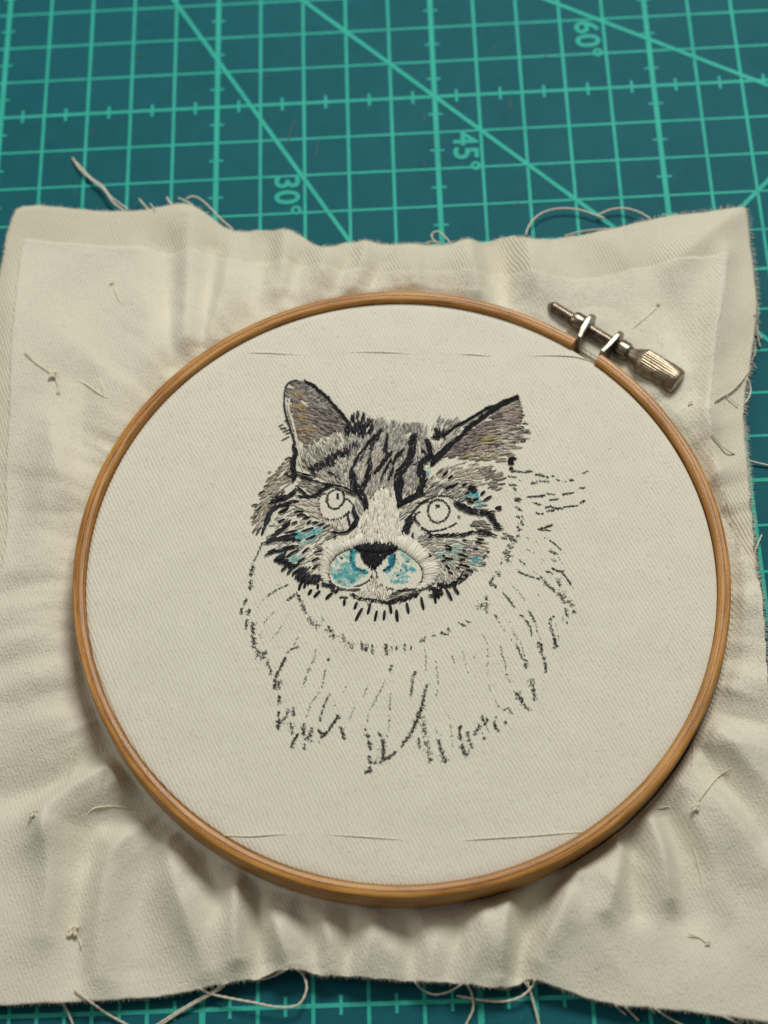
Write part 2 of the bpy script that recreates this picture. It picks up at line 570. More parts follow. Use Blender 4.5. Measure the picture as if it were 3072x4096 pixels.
FOLDS = [  # frame, points, height (cm), half width (cm)
    # far edge, left to right
    ('1', (60, 160, 300, 130, 700, 160, 1000, 150), 0.10, 0.8),
    ('1', (950, 420, 1000, 800, 1080, 1050), 0.22, 0.55),
    ('1', (1090, 380, 1110, 700, 1150, 1180), -0.30, 0.38),
    ('1', (1260, 180, 1250, 600, 1240, 1020), 0.30, 0.42),
    ('1', (1410, 380, 1380, 750, 1340, 1060), -0.24, 0.30),
    ('1', (1540, 400, 1480, 700, 1400, 1000), 0.22, 0.36),
    ('2', (240, 170, 200, 330, 150, 560), -0.20, 0.42),
    ('2', (330, 100, 330, 250, 320, 420), 0.25, 0.35),
    ('2', (420, 260, 390, 340, 350, 470), -0.20, 0.30),
    ('2', (560, 200, 540, 330, 500, 430), 0.16, 0.34),
    ('2', (690, 260, 650, 340, 620, 430), -0.14, 0.24),
    ('2', (780, 170, 760, 300, 720, 420), 0.20, 0.30),
    ('2', (860, 290, 830, 360, 800, 420), -0.12, 0.22),
    ('2', (1000, 190, 980, 330, 960, 420), 0.10, 0.5),
    ('2', (1350, 170, 1380, 300, 1400, 430), 0.30, 0.38),
    ('2', (1480, 170, 1520, 320, 1560, 480), -0.42, 0.40),
    ('3', (170, 350, 200, 520, 260, 660), 0.32, 0.50),
    ('3', (600, 300, 760, 420, 860, 600), 0.18, 0.60),
    ('3', (1500, 130, 1250, 330, 1060, 500), 0.28, 0.50),
    ('3', (960, 520, 1030, 760, 1150, 1000, 1230, 1300), -0.22, 0.42),
    ('3', (1390, 420, 1350, 750, 1300, 1100, 1270, 1450), 0.20, 0.30),
    ('3', (1270, 1400, 1330, 1700, 1370, 1950), 0.14, 0.25),
    # left side
    ('1', (80, 150, 60, 700, 30, 1300), 0.12, 0.5),
    ('1', (330, 900, 560, 1100, 800, 1350), 0.10, 0.7),
    ('1', (560, 1300, 540, 1560, 520, 1800), -0.16, 0.45),
    ('1', (330, 1560, 380, 1800, 420, 1990), 0.20, 0.42),
    ('4', (160, 60, 130, 260, 60, 560), -0.137, 0.59),
    ('4', (360, 20, 380, 250, 480, 560), 0.084, 0.45),
    ('4', (470, 340, 510, 560, 570, 720), -0.105, 0.36),
    ('4', (100, 720, 300, 720, 560, 780), 0.116, 0.52),
    ('4', (0, 930, 250, 880, 560, 830), -0.116, 0.39),
    ('4', (60, 1120, 300, 1060, 560, 1010), 0.116, 0.55),
    ('4', (0, 1390, 250, 1330, 560, 1290), 0.116, 0.47),
    ('4', (0, 1260, 250, 1210, 560, 1170), -0.074, 0.33),
    ('4', (0, 1520, 280, 1440, 580, 1400), -0.095, 0.36),
    ('4', (0, 1720, 300, 1640, 560, 1580), 0.116, 0.55),
    ('4', (200, 1880, 420, 1780, 640, 1720), -0.105, 0.36),
    ('4', (0, 2020, 300, 1960, 560, 1960), 0.084, 0.59),
    # near left
    ('5', (0, 420, 260, 370, 480, 270, 640, 160), -0.30, 0.36),
    ('5', (290, 640, 300, 520, 450, 390, 640, 280, 700, 330), 0.36, 0.40),
    ('5', (290, 640, 310, 900, 270, 1250), 0.26, 0.38),
    ('5', (860, 480, 700, 560, 560, 620, 500, 800), -0.22, 0.34),
    ('5', (500, 800, 450, 1150, 470, 1500), -0.22, 0.34),
    ('5', (760, 680, 660, 850, 620, 1150, 590, 1500), 0.28, 0.40),
    ('5', (1000, 640, 900, 800, 830, 1100, 800, 1450), -0.16, 0.45),
    ('5', (1020, 760, 1080, 980, 1150, 1200, 1240, 1480), 0.26, 0.38),
    ('5', (1230, 760, 1280, 950, 1330, 1100), -0.20, 0.30),
    ('5', (1440, 900, 1430, 1120, 1440, 1400), 0.34, 0.30),
    ('5', (1540, 980, 1550, 1200, 1580, 1420), -0.32, 0.28),
    # near middle
    ('6', (120, 960, 190, 1130, 240, 1290), 0.302, 0.34),
    ('6', (330, 1000, 380, 1150, 400, 1300), -0.173, 0.26),
    ('6', (440, 1020, 480, 1150, 490, 1320), 0.216, 0.26),
    ('6', (600, 1020, 590, 1180, 580, 1340), -0.158, 0.26),
    ('6', (760, 1010, 720, 1170, 660, 1350), 0.187, 0.30),
    ('6', (820, 1150, 870, 1250, 890, 1350), 0.115, 0.22),
    ('6', (960, 1040, 980, 1200, 960, 1370), -0.187, 0.26),
    ('6', (1150, 1040, 1120, 1180, 1080, 1380), 0.115, 0.30),
    ('6', (1430, 980, 1390, 1120, 1310, 1380), 0.216, 0.32),
    ('6', (1300, 1020, 1250, 1150, 1200, 1360), -0.130, 0.24),
    # near right
    ('7', (50, 1080, 30, 1300, 20, 1560), 0.30, 0.24),
    ('7', (330, 960, 200, 1220, 110, 1540), -0.55, 0.30),
    ('7', (470, 930, 340, 1200, 230, 1440), 0.34, 0.32),
    ('7', (720, 720, 730, 880, 660, 1150), 0.24, 0.28),
    ('7', (810, 680, 830, 900, 860, 1150), -0.30, 0.26),
    ('7', (930, 580, 1000, 800, 1060, 1060), 0.34, 0.28),
    ('7', (1040, 560, 1130, 800, 1200, 1150), -0.40, 0.32),
    ('7', (1180, 560, 1300, 800, 1420, 1150), 0.10, 0.30),
    ('7', (1230, 130, 1330, 280, 1500, 480, 1640, 700), -0.22, 0.32),
    ('7', (1180, 260, 1320, 450, 1500, 650, 1640, 860), 0.22, 0.40),
    ('7', (1350, 50, 1500, 230, 1659, 380), 0.18, 0.34),
    ('7', (1400, 900, 1480, 1100, 1400, 1300), -0.12, 0.5),
    ('7', (560, 1250, 700, 1450, 900, 1650), 0.12, 0.7),
    ('8', (1010, 320, 1100, 480, 1180, 640), -0.08, 0.25),
    ('8', (1080, 1000, 1180, 1040, 1300, 1100), 0.12, 0.4),
    ('8', (900, 1900, 1100, 1950, 1351, 2000), -0.16, 0.35),
    ('8', (950, 1650, 1150, 1700, 1340, 1720), 0.14, 0.45),
    ('8', (800, 2150, 1000, 2180, 1250, 2200), 0.14, 0.35),
]
_f = []
for f_, p_, a_, w_ in FOLDS:
    P = catmull(gp(fr(f_, p_), 0.4)[:, :2], 5)
    _f.append((P, a_, w_))


HW0 = gp([(2400, 1350)], 0.5)[0]


_pl = [(k * 2 * math.pi / 34 + 0.11 * math.sin(k * 5.1), (0.05 + 0.075 * abs(math.sin(k * 2.3 + 1))) * (1 if k % 3 else -0.7), 0.05 + 0.05 * abs(math.cos(k * 1.9)), 0.35 + 0.5 * abs(math.sin(k * 3.7)), 0.25 * math.sin(k * 4.3)) for k in range(34)]


def hoop_d(x, y):
    """distance outside the hoop wall"""
    return np.hypot(x - HC[0], y - HC[1]) - RO


def wav(x, y):
    z = 0
    for kx, ky, ph, am in ((0.9, 0.5, 1.0, 0.03), (-0.6, 1.1, 2.2, 0.03), (1.7, -1.2, 0.5, 0.018), (2.6, 1.9, 4.0, 0.012), (-2.2, 3.1, 1.3, 0.010), (4.3, -1.4, 2.9, 0.006)):
        z = z + am * np.sin(kx * x + ky * y + ph)
    return z


def zf(x, y):
    """height of the loose cloth over the mat"""
    x = np.asarray(x, float); y = np.asarray(y, float)
    d = np.maximum(hoop_d(x, y), 0)
    z = 0.23 + 0.20 * np.exp(-((d - 0.8) / 0.9) ** 2) + wav(x, y)
    for P, a, w in _f:
        best = np.full(x.shape, 1e9)
        lam = np.zeros(x.shape)
        n = len(P) - 1
        for i in range(n):
            A = P[i]; B = P[i + 1]; D = B - A
            L2 = D @ D + 1e-12
            t = np.clip(((x - A[0]) * D[0] + (y - A[1]) * D[1]) / L2, 0, 1)
            q = (x - A[0] - t * D[0]) ** 2 + (y - A[1] - t * D[1]) ** 2
            m = q < best
            best = np.where(m, q, best)
            lam = np.where(m, (i + t) / n, lam)
        env = 0.72 + 0.28 * np.sin(math.pi * lam)
        z = z + a * 1.28 * env * np.exp(-(best / (w * w)) ** 0.72)
    th = np.arctan2(y - HC[1], x - HC[0])
    fine = 0.0
    for kk, ph, am in ((23, 0.3, 0.022), (37, 2.0, 0.018), (59, 1.1, 0.014), (83, 4.0, 0.009), (131, 0.8, 0.006)):
        fine = fine + am * np.sin(kk * th + ph + 0.9 * np.sin(1.3 * x + ph) + 0.7 * np.sin(1.7 * y))
    for a0, am, w0, ln, sk in _pl:                    # small pinched pleats where the rings grip the cloth
        dth = (th - a0 - sk * d * 0.12 + math.pi) % (2 * math.pi) - math.pi
        z = z + am * np.exp(-np.sqrt((dth * (RO + d)) ** 2 + 0.0004) / (w0 + 0.10 * d)) * np.exp(-(d / ln) ** 2)
    z = z + 1.2 * fine * np.exp(-d / 1.5)
    z = 0.10 + 0.5 * ((z - 0.10) + np.sqrt((z - 0.10) ** 2 + 0.02))      # never below the mat
    hd = np.exp(-((x - HW0[0]) ** 2 + (y - HW0[1]) ** 2) / 1.3 ** 2)
    z = z - np.maximum(z - 0.28, 0) * np.clip(1.6 * hd, 0, 1)           # pressed down under the screw
    ramp = np.clip(d / 0.35, 0, 1)
    ramp = ramp * ramp * (3 - 2 * ramp)
    return 0.17 + (z - 0.17) * (0.55 + 0.45 * ramp)


def drape(px, lift=0.0):
    """photo points -> points lying on the loose cloth"""
    z = np.full(len(px), 0.35)
    for _ in range(14):
        X = gp(px, z)
        z = 0.5 * z + 0.5 * (zf(X[:, 0], X[:, 1]) + lift)
    X = gp(px, z)
    return X


def pl(*segs):
    return np.vstack([fr(f, p) for f, p in segs])


EDGE_B = pl(('S', (62, 838)), ('1', (150, 128, 260, 118, 400, 130, 560, 148, 720, 158, 880, 155, 1000, 145, 1090, 122, 1180, 105, 1260, 112, 1340, 150, 1420, 210, 1480, 262, 1560, 290)),
            ('2', (110, 105, 200, 100, 300, 95, 370, 102, 430, 132, 480, 172, 540, 192, 600, 186, 680, 165, 760, 155, 830, 165, 920, 178, 1100, 178, 1250, 172, 1400, 162, 1520, 140, 1600, 130)),
            ('3', (100, 305, 210, 320, 300, 320, 420, 305, 560, 285, 720, 250, 880, 210, 1040, 175, 1200, 158, 1360, 138, 1525, 122)),
            ('3', (1535, 200, 1560, 420, 1585, 640, 1590, 780, 1570, 940, 1550, 1090, 1520, 1250, 1508, 1400, 1520, 1600, 1540, 1800, 1552, 2000)),
            ('8', (1200, 60, 1205, 250, 1230, 430, 1235, 620, 1260, 780, 1290, 930, 1305, 1100, 1320, 1300, 1330, 1500, 1345, 1700)),
            ('S', (3090, 3000, 3130, 3500, 3165, 4120)),
            ('7', (1659, 1835)), ('7', (1400, 1805, 1150, 1770, 950, 1748, 760, 1735, 600, 1705, 480, 1665, 370, 1625, 280, 1590, 210, 1570, 150, 1580, 100, 1610, 0, 1620)),
            ('6', (1540, 1430, 1440, 1428, 1340, 1412, 1200, 1402, 1050, 1392, 900, 1385, 750, 1372, 600, 1362, 520, 1358, 440, 1358, 360, 1340, 290, 1318, 230, 1315, 150, 1335)),
            ('5', (1560, 1530, 1400, 1545, 1200, 1590, 1000, 1632, 800, 1648, 600, 1660, 400, 1670, 200, 1678, 0, 1690)),
            ('S', (-120, 4040, -190, 3200, -170, 2400, -120, 1800, -60, 1400, 0, 1085)), ('1', (40, 330)), ('1', (80, 200)))
EDGE_F = pl(('1', (150, 330, 300, 350, 500, 365, 750, 385, 1000, 402, 1180, 425, 1400, 440, 1500, 462, 1600, 480)),
            ('2', (200, 272, 400, 288, 600, 302, 800, 312, 1000, 318, 1200, 316, 1400, 318)),
            ('3', (0, 520, 150, 520, 300, 530, 500, 560, 640, 548, 780, 512, 900, 488, 1050, 445, 1250, 425, 1422, 396)),
            ('3', (1410, 560, 1385, 700, 1352, 850, 1335, 1050, 1312, 1250, 1302, 1400, 1320, 1580, 1355, 1720, 1380, 1850, 1380, 2000)),
            ('8', (985, 180, 1010, 290, 1060, 400, 1130, 540, 1190, 680, 1240, 790)),
            ('S', (3072, 2400, 3120, 3000, 3180, 4200, 1500, 4200, -150, 4200, -150, 2500)),
            ('4', (0, 780, 40, 560, 55, 300, 40, 60)), ('1', (45, 1700, 60, 1400, 70, 1000, 100, 700, 125, 450)))


def polar_edge(px, lift):
    X = drape(px, lift)
    dx, dy = X[:, 0] - HC[0], X[:, 1] - HC[1]
    th = np.unwrap(np.arctan2(dy, dx))
    r = np.hypot(dx, dy)
    return th, r


def edge_fn(px, lift):
    th, r = polar_edge(px, lift)
    th = np.mod(th, 2 * math.pi)
    o = np.argsort(th)
    th, r = th[o], r[o]
    # interpolate in 1/r along straight chords
    T = np.r_[th - 2 * math.pi, th, th + 2 * math.pi]
    Rr = np.r_[r, r, r]

    def f(t):
        t = np.mod(t, 2 * math.pi)
        i = np.clip(np.searchsorted(T, t, side='right') - 1, 0, len(T) - 2)
        t0, t1, r0, r1 = T[i], T[i + 1], Rr[i], Rr[i + 1]
        den = r0 * np.sin(t - t0) + r1 * np.sin(t1 - t)
        return r0 * r1 * np.sin(t1 - t0) / np.maximum(den, 1e-6)
    return f, th


fB, thB = edge_fn(EDGE_B, 0.0)
fF, thF = edge_fn(EDGE_F, 0.05)
TH = np.unique(np.round(np.r_[np.linspace(0, 2 * math.pi, 761)[:-1], thB, thF], 5))
keep = np.r_[True, np.diff(TH) > 0.002]
TH = TH[keep]
NT_ = len(TH)
rB = fB(TH)
rB = rB + 0.008 * np.sin(TH * 97) + 0.006 * np.sin(TH * 211 + 1)
rF = np.minimum(fF(TH), rB + 0.02)
flush = fF(TH) > rB - 0.03
rF = np.where(flush, rB + 0.015, rF + 0.012 * np.sin(TH * 131) + 0.010 * np.sin(TH * 257 + 2))


def grid_faces(nr, nt):
    F = []
    for i in range(nr - 1):
        for j in range(nt):
            k = (j + 1) % nt
            F.append((i * nt + j, (i + 1) * nt + j, (i + 1) * nt + k, i * nt + k))
    return F


cloth = empty('embroidery_cloth', 'cream cotton cloth with a half finished cat face embroidered inside the hoop', 'cloth')

NOUT = 84
SEAM = 6.46                    # where the loose cloth leaves the rings


def loose_rows(redge, lift, r0=SEAM, n=NOUT, thick=0.0):
    rows = []
    c, s = np.cos(TH), np.sin(TH)
    for i in range(n):
        t = (i / (n - 1))
        t = 0.35 * t * t + 0.65 * t
        r = r0 + (redge - r0) * t
        x = HC[0] + r * c
        y = HC[1] + r * s
        z = zf(x, y) + lift
        rows.append(np.c_[x, y, z])
    return rows


# top layer: one continuous sheet, over the inner ring, down between the rings and out under the hoop
rows_in = []
for i, r in enumerate(list(np.linspace(0.02, 5.7, 40)) + [5.8, 5.9, 6.0, 6.06, 6.09, 6.11]):
    zz = CLZ - 0.03 * np.clip((r - 5.95) / 0.16, 0, 1) ** 2
    rows_in.append(hw(np.c_[r * np.cos(TH), r * np.sin(TH), np.full(NT_, zz)]))
for r, zz in ((6.122, -0.22), (6.122, -0.50), (6.12, -0.82), (6.18, -0.87), (6.28, -0.875), (6.38, -0.87)):
    rows_in.append(hw(np.c_[r * np.cos(TH), r * np.sin(TH), np.full(NT_, zz)]))
rows_out = loose_rows(rF, 0.016)
last = rows_out[-1].copy()
last[:, 2] -= 0.020                                  # thickness of the cut edge
rows = rows_in + rows_out + [last]
V = np.vstack(rows)
F = grid_faces(len(rows), NT_)
fm = np.zeros(len(F), np.int32)
fm[(len(rows_in) - 4) * NT_:] = 1
fm[:] = fm
top_layer = mesh_obj('brushed_layer', V, F, None, cloth, mats=[M_IN, M_FELT], fmat=fm)
top_layer['label'] = 'soft brushed cream cotton stretched in the hoop and loose around it'

rows_b = loose_rows(rB, 0.0, 6.40)
lastb = rows_b[-1].copy(); lastb[:, 2] -= 0.03
rows_b.append(lastb)
back = mesh_obj('backing_layer', np.vstack(rows_b), grid_faces(len(rows_b), NT_), M_TWILL, cloth)
back['label'] = 'ribbed cream twill showing past the brushed layer with frayed edges'

# ================================================================== HOOP
hoop = empty('embroidery_hoop', 'round varnished bamboo embroidery hoop tightened with a steel thumb screw', 'hoop')


def ang_of(px, z):
    p = hp(px, z)
    return np.arctan2(p[:, 1], p[:, 0])


a_left = float(ang_of(fr('e', (505, 560)), 0.0)[0])       # ring end by the nut (larger angle)
a_right = float(ang_of(fr('e', (705, 690)), 0.0)[0])      # ring end by the knob


def ring(name, prof, a0, a1, closed, mat, n=360, parent=hoop, nudge=None):
    """prof: closed list of (r, z) in the hoop frame"""
    prof = np.array(prof, float)
    K = len(prof)
    A = np.linspace(a0, a1, n + 1)
    if closed:
        A = A[:-1]
    V = []
    uvv = []
    plen = np.r_[0, np.cumsum(np.linalg.norm(np.diff(np.vstack([prof, prof[:1]]), axis=0), axis=1))]
    for a in A:
        dr = nudge(a) if nudge else 0.0
        V.append(np.c_[(prof[:, 0] + dr) * math.cos(a), (prof[:, 0] + dr) * math.sin(a), prof[:, 1]])
    V = hw(np.vstack(V))
    F = []
    UV = []
    NA = len(A)
    for i in range(NA if closed else NA - 1):
        i2 = (i + 1) % NA
        for j in range(K):
            j2 = (j + 1) % K
            F.append((i * K + j, i2 * K + j, i2 * K + j2, i * K + j2))
            ua = (a0 + (a1 - a0) * i / n) * 6.3
            ub = (a0 + (a1 - a0) * (i + 1) / n) * 6.3
            UV += [(ua, plen[j]), (ub, plen[j]), (ub, plen[j + 1]), (ua, plen[j + 1])]
    if not closed:
        F.append(tuple(range(K)))
        UV += [(0.1 * q[0], q[1]) for q in prof]
        F.append(tuple(range((NA - 1) * K, NA * K))[::-1])
        UV += [(0.1 * q[0], q[1]) for q in prof[::-1]]
    o = mesh_obj(name, V, F, mat, parent, smooth=True)
    uvl = o.data.uv_layers.new(name='grain')
    uvl.data.foreach_set('uv', np.array(UV, np.float32).ravel())
    try:
        o.data.set_sharp_from_angle(angle=math.radians(42))
    except Exception:
        pass
    return o


RM = 6.247
prof_o = [(RI, -0.80), (RI, -0.06), (RI + 0.012, -0.02), (RI + 0.035, -0.004), (RM - 0.012, 0.0), (RM - 0.005, -0.016), (RM + 0.005, -0.016),
          (RM + 0.012, 0.0), (RO - 0.05, 0.0), (RO - 0.02, -0.010), (RO, -0.045), (RO, -0.40), (RO, -0.78), (RO - 0.02, -0.80)]
ring('outer_ring', prof_o, a_left, a_right + 2 * math.pi, False, M_WOOD, 420,
     nudge=lambda a: 0.012 * math.sin(3 * a + 0.6) + 0.008 * math.sin(5 * a))
prof_i = [(5.80, -0.80), (5.80, -0.24), (5.83, -0.19), (6.02, -0.19), (6.06, -0.24), (6.06, -0.80)]
ring('inner_ring', prof_i, 0, 2 * math.pi, True, M_WOOD, 240)

# steel bands hugging the outside of the ring
a_b1 = float(ang_of(fr('2', (1320, 455)), 0.0)[0])
a_b2 = float(ang_of([(2756, 1762)], 0.0)[0])
prof_band = [(RO + 0.014, -0.66), (RO + 0.014, -0.13), (RO + 0.020, -0.12), (RO + 0.034, -0.12), (RO + 0.040, -0.13), (RO + 0.040, -0.66)]
ring('metal_band', prof_band, a_left - 0.012, a_b1, False, M_DULL, 40)
ring('metal_band', prof_band, a_b2, a_right + 0.012, False, M_DULL, 60)


def lathe(axis0, axis1, prof, k, name, mat, parent, ripple=None):
    """prof: list of (t cm along the axis, radius); axis points in world cm"""
    D = axis1 - axis0
    D = D / np.linalg.norm(D)
    A = np.cross(D, [0, 0, 1.0]); A /= np.linalg.norm(A)
    Bv = np.cross(D, A)
    V = []
    for t, r in prof:
        for j in range(k):
            a = 2 * math.pi * j / k
            rr = r * (1 + (ripple(t, j) if ripple else 0))
            V.append(axis0 + D * t + rr * (math.cos(a) * A + math.sin(a) * Bv))
    n = len(prof)
    F = [(i * k + j, i * k + (j + 1) % k, (i + 1) * k + (j + 1) % k, (i + 1) * k + j) for i in range(n - 1) for j in range(k)]
    F.append(tuple(range(k))[::-1])
    F.append(tuple(range((n - 1) * k, n * k)))
    o = mesh_obj(name, V, F, mat, parent)
    try:
        o.data.set_sharp_from_angle(angle=math.radians(38))
    except Exception:
        pass
    return o


SZ = -0.30
tip = hw(np.c_[hp(fr('e', (298, 242)), SZ), [SZ]])[0]
end = hw(np.c_[hp(fr('e', (1375, 900)), SZ), [SZ]])[0]
SL = float(np.linalg.norm(end - tip))
AX = (end - tip) / SL


def along(px):
    q = hw(np.c_[hp(fr('e', px), SZ), [SZ]])[0]
    return float((q - tip) @ AX)


t_nut0, t_nut1 = along((505, 370)), along((585, 415))
t_pl1 = along((612, 437))
t_pl2 = along((845, 578))
t_col0, t_col1 = along((880, 600)), along((960, 645))
t_cone = along((1085, 715))
rs = 0.124
thr = [(0.0, 0.035), (0.03, 0.06), (0.10, rs * 0.92)]
t = 0.12
while t < t_col0:
    thr += [(t, rs * 0.86), (t + 0.018, rs * 1.05), (t + 0.030, rs * 1.05), (t + 0.048, rs * 0.86)]
    t += 0.055
lathe(tip, end, thr, 20, 'screw', M_SCREW, hoop)
lathe(tip, end, [(t_nut0 - 0.02, 0.15), (t_nut0 - 0.01, 0.185), (t_nut0 + 0.05, 0.20), (t_pl1 - 0.06, 0.205), (t_pl1 - 0.035, 0.19)], 24, 'threaded_collar', M_SCREW, hoop)
lathe(tip, end, [(t_col0 - 0.01, 0.15), (t_col0, 0.19), (t_col0 + 0.04, 0.20), (t_col1 - 0.02, 0.20), (t_col1, 0.17), (t_col1 + 0.04, 0.16)], 24, 'shoulder', M_SCREW, hoop)
kr = 0.292
lathe(tip, end, [(t_col1 + 0.02, 0.14), (t_col1 + 0.08, 0.15), (t_cone - 0.10, 0.245), (t_cone, kr), (t_cone + 0.02, kr), (t_cone + 0.3, kr), (SL - 0.12, kr), (SL - 0.05, kr * 0.985), (SL - 0.01, kr * 0.93), (SL, kr * 0.85), (SL + 0.01, kr * 0.6)],
      108, 'knurled_knob', M_KNURL, hoop, ripple=lambda t, j: (0.020 if j % 3 == 0 else -0.014) if t_cone - 0.05 < t < SL - 0.06 else 0.0)


def plate(tc, a_ring, name):
    """upright steel ear crossing the screw, bent out of the band"""
    th = 0.10
    c = tip + AX * tc
    # direction from screw axis towards the ring, in the hoop plane, perpendicular to the screw
    inward = -(c - HC); inward -= HN * (inward @ HN); inward -= AX * (inward @ AX); inward /= np.linalg.norm(inward)
    rc = RO + 0.03
    foot = HC + HX * rc * math.cos(a_ring) + HY * rc * math.sin(a_ring) + HN * SZ
    reach = float((foot - c) @ inward)
    sh = float((foot - c) @ AX)
    hz = 0.33
    outline = []
    for i in range(13):
        a = math.pi * i / 12
        outline.append((-0.30 * math.sin(a), hz * math.cos(a)))
    outline.append((reach * 0.55, -hz * 0.98))
    outline.append((reach, -hz * 0.9))
    outline.append((reach, hz * 0.9))
    outline.append((reach * 0.55, hz * 0.98))
    V = []
    for s in (-1, 1):
        for (u, v) in outline:
            k = max(0.0, u / max(reach, 1e-3))
            V.append(c + inward * u + HN * v + AX * (s * th / 2 + sh * k * k))
    n = len(outline)
    F = [tuple(range(n))[::-1], tuple(range(n, 2 * n))]
    F += [(i, (i + 1) % n, n + (i + 1) % n, n + i) for i in range(n)]
    o = mesh_obj(name, V, F, M_STEEL, hoop, smooth=False)
    b = o.modifiers.new('edge', 'BEVEL')
    b.width = 0.00018
    b.segments = 2
    b.limit_method = 'ANGLE'
    return o


plate(t_pl1, a_left - 0.005, 'bracket')
plate(t_pl2, a_right + 0.005, 'bracket')

# ================================================================== EMBROIDERY
PXC = 1.0 / 196.0                # photo pixels -> cm on the stretched cloth (stitch widths only)
BLK = [(0.007, 0.0068, 0.0085), (0.012, 0.0115, 0.015), (0.022, 0.021, 0.027)]
CHA = [(0.022, 0.022, 0.032), (0.040, 0.040, 0.054), (0.012, 0.012, 0.017), (0.064, 0.064, 0.08)]
GRY = [(0.30, 0.292, 0.262), (0.38, 0.368, 0.325), (0.21, 0.205, 0.188), (0.46, 0.445, 0.395), (0.33, 0.335, 0.31)]
LGR = [(0.53, 0.515, 0.455), (0.61, 0.59, 0.52), (0.43, 0.415, 0.365), (0.54, 0.55, 0.505), (0.68, 0.66, 0.58)]
OLV = [(0.24, 0.22, 0.155), (0.33, 0.30, 0.21), (0.17, 0.155, 0.11)]
MAU = [(0.34, 0.282, 0.262), (0.26, 0.212, 0.20), (0.43, 0.36, 0.33), (0.18, 0.148, 0.145), (0.50, 0.43, 0.385)]
LMA = [(0.48, 0.40, 0.34), (0.56, 0.48, 0.41), (0.40, 0.33, 0.28), (0.62, 0.56, 0.48)]
TAN = [(0.50, 0.38, 0.19), (0.42, 0.31, 0.15), (0.56, 0.45, 0.25)]
YEL = [(0.52, 0.46, 0.20), (0.58, 0.53, 0.28), (0.46, 0.40, 0.18)]
BEI = [(0.56, 0.485, 0.385), (0.64, 0.56, 0.45), (0.48, 0.41, 0.32), (0.69, 0.63, 0.53)]
CRM = [(0.80, 0.76, 0.64), (0.86, 0.82, 0.70), (0.74, 0.69, 0.56), (0.82, 0.77, 0.65)]
IVO = [(0.86, 0.82, 0.70), (0.91, 0.875, 0.77), (0.80, 0.75, 0.62), (0.93, 0.90, 0.80), (0.88, 0.84, 0.72)]
TEA = [(0.01, 0.44, 0.56), (0.03, 0.52, 0.62), (0.08, 0.60, 0.66)]
TEL = [(0.30, 0.64, 0.61), (0.38, 0.66, 0.60), (0.22, 0.62, 0.61)]
TEB = [(0.02, 0.30, 0.46), (0.03, 0.40, 0.52), (0.02, 0.20, 0.42)]
INK = [(0.030, 0.029, 0.027), (0.058, 0.055, 0.048), (0.10, 0.093, 0.078)]
INL = [(0.17, 0.158, 0.13), (0.24, 0.222, 0.18), (0.11, 0.10, 0.082)]

portrait = {}


def PG(name):
    if name not in portrait:
        portrait[name] = Geo()
    return portrait[name]


def pick(pal):
    c = pal[int(rng.integers(len(pal)))]
    k = 1 + rng.normal(0, 0.09)
    return (c[0] * k, c[1] * k, c[2] * k)


def stitch(G, p, q, w, c, base=0.0):
    """one raised thread from p to q on the hoop plane (cm), w wide"""
    p = np.asarray(p, float); q = np.asarray(q, float)
    d = q - p
    L = float(np.hypot(*d))
    if L < 1e-4:
        return
    d = d / L
    n = np.array([-d[1], d[0]])
    V = []
    bow = rng.normal(0, 0.03) * L
    for t, k, h in ((0.0, 0.35, -0.25), (0.13, 0.85, 0.45), (0.5, 1.0, 0.8), (0.87, 0.85, 0.45), (1.0, 0.35, -0.25)):
        c0 = p + d * L * t + n * bow * math.sin(math.pi * t)
        z0 = base + w * 0.85 * h
        for s, hz in ((-1.0, -0.15), (-0.55, 0.33), (0.0, 0.5), (0.55, 0.33), (1.0, -0.15)):
            a = c0 + n * s * w * 0.5 * k
            V.append((a[0], a[1], CLZ + z0 + w * hz * k))
    F = []
    for i in range(4):
        for j in range(4):
            F.append((i * 5 + j, (i + 1) * 5 + j, (i + 1) * 5 + j + 1, i * 5 + j + 1))
    G.add(hw(np.array(V)), F, c)


def dashes(part, f, segs, pal, w=9.0, base=0.01, sub=1):
    G = PG(part)
    a = fr(f, np.array(segs, float).reshape(-1, 2)).reshape(-1, 4)
    for x0, y0, x1, y1 in a:
        P = hp([(x0, y0), (x1, y1)])
        for _ in range(sub):
            o = rng.normal(0, 0.006, 2) if sub > 1 else np.zeros(2)
            stitch(G, P[0] + o, P[1] + o, w * PXC, pick(pal), base + rng.uniform(0, 0.008))


def walk(P, t):
    """point and tangent at arc length t of a polyline"""
    seg = np.linalg.norm(np.diff(P, axis=0), axis=1)
    cs = np.r_[0, np.cumsum(seg)]
    i = int(np.clip(np.searchsorted(cs, t, side='right') - 1, 0, len(seg) - 1))
    k = (t - cs[i]) / max(seg[i], 1e-9)
    return P[i] + (P[i + 1] - P[i]) * k, (P[i + 1] - P[i]) / max(seg[i], 1e-9), cs[-1]


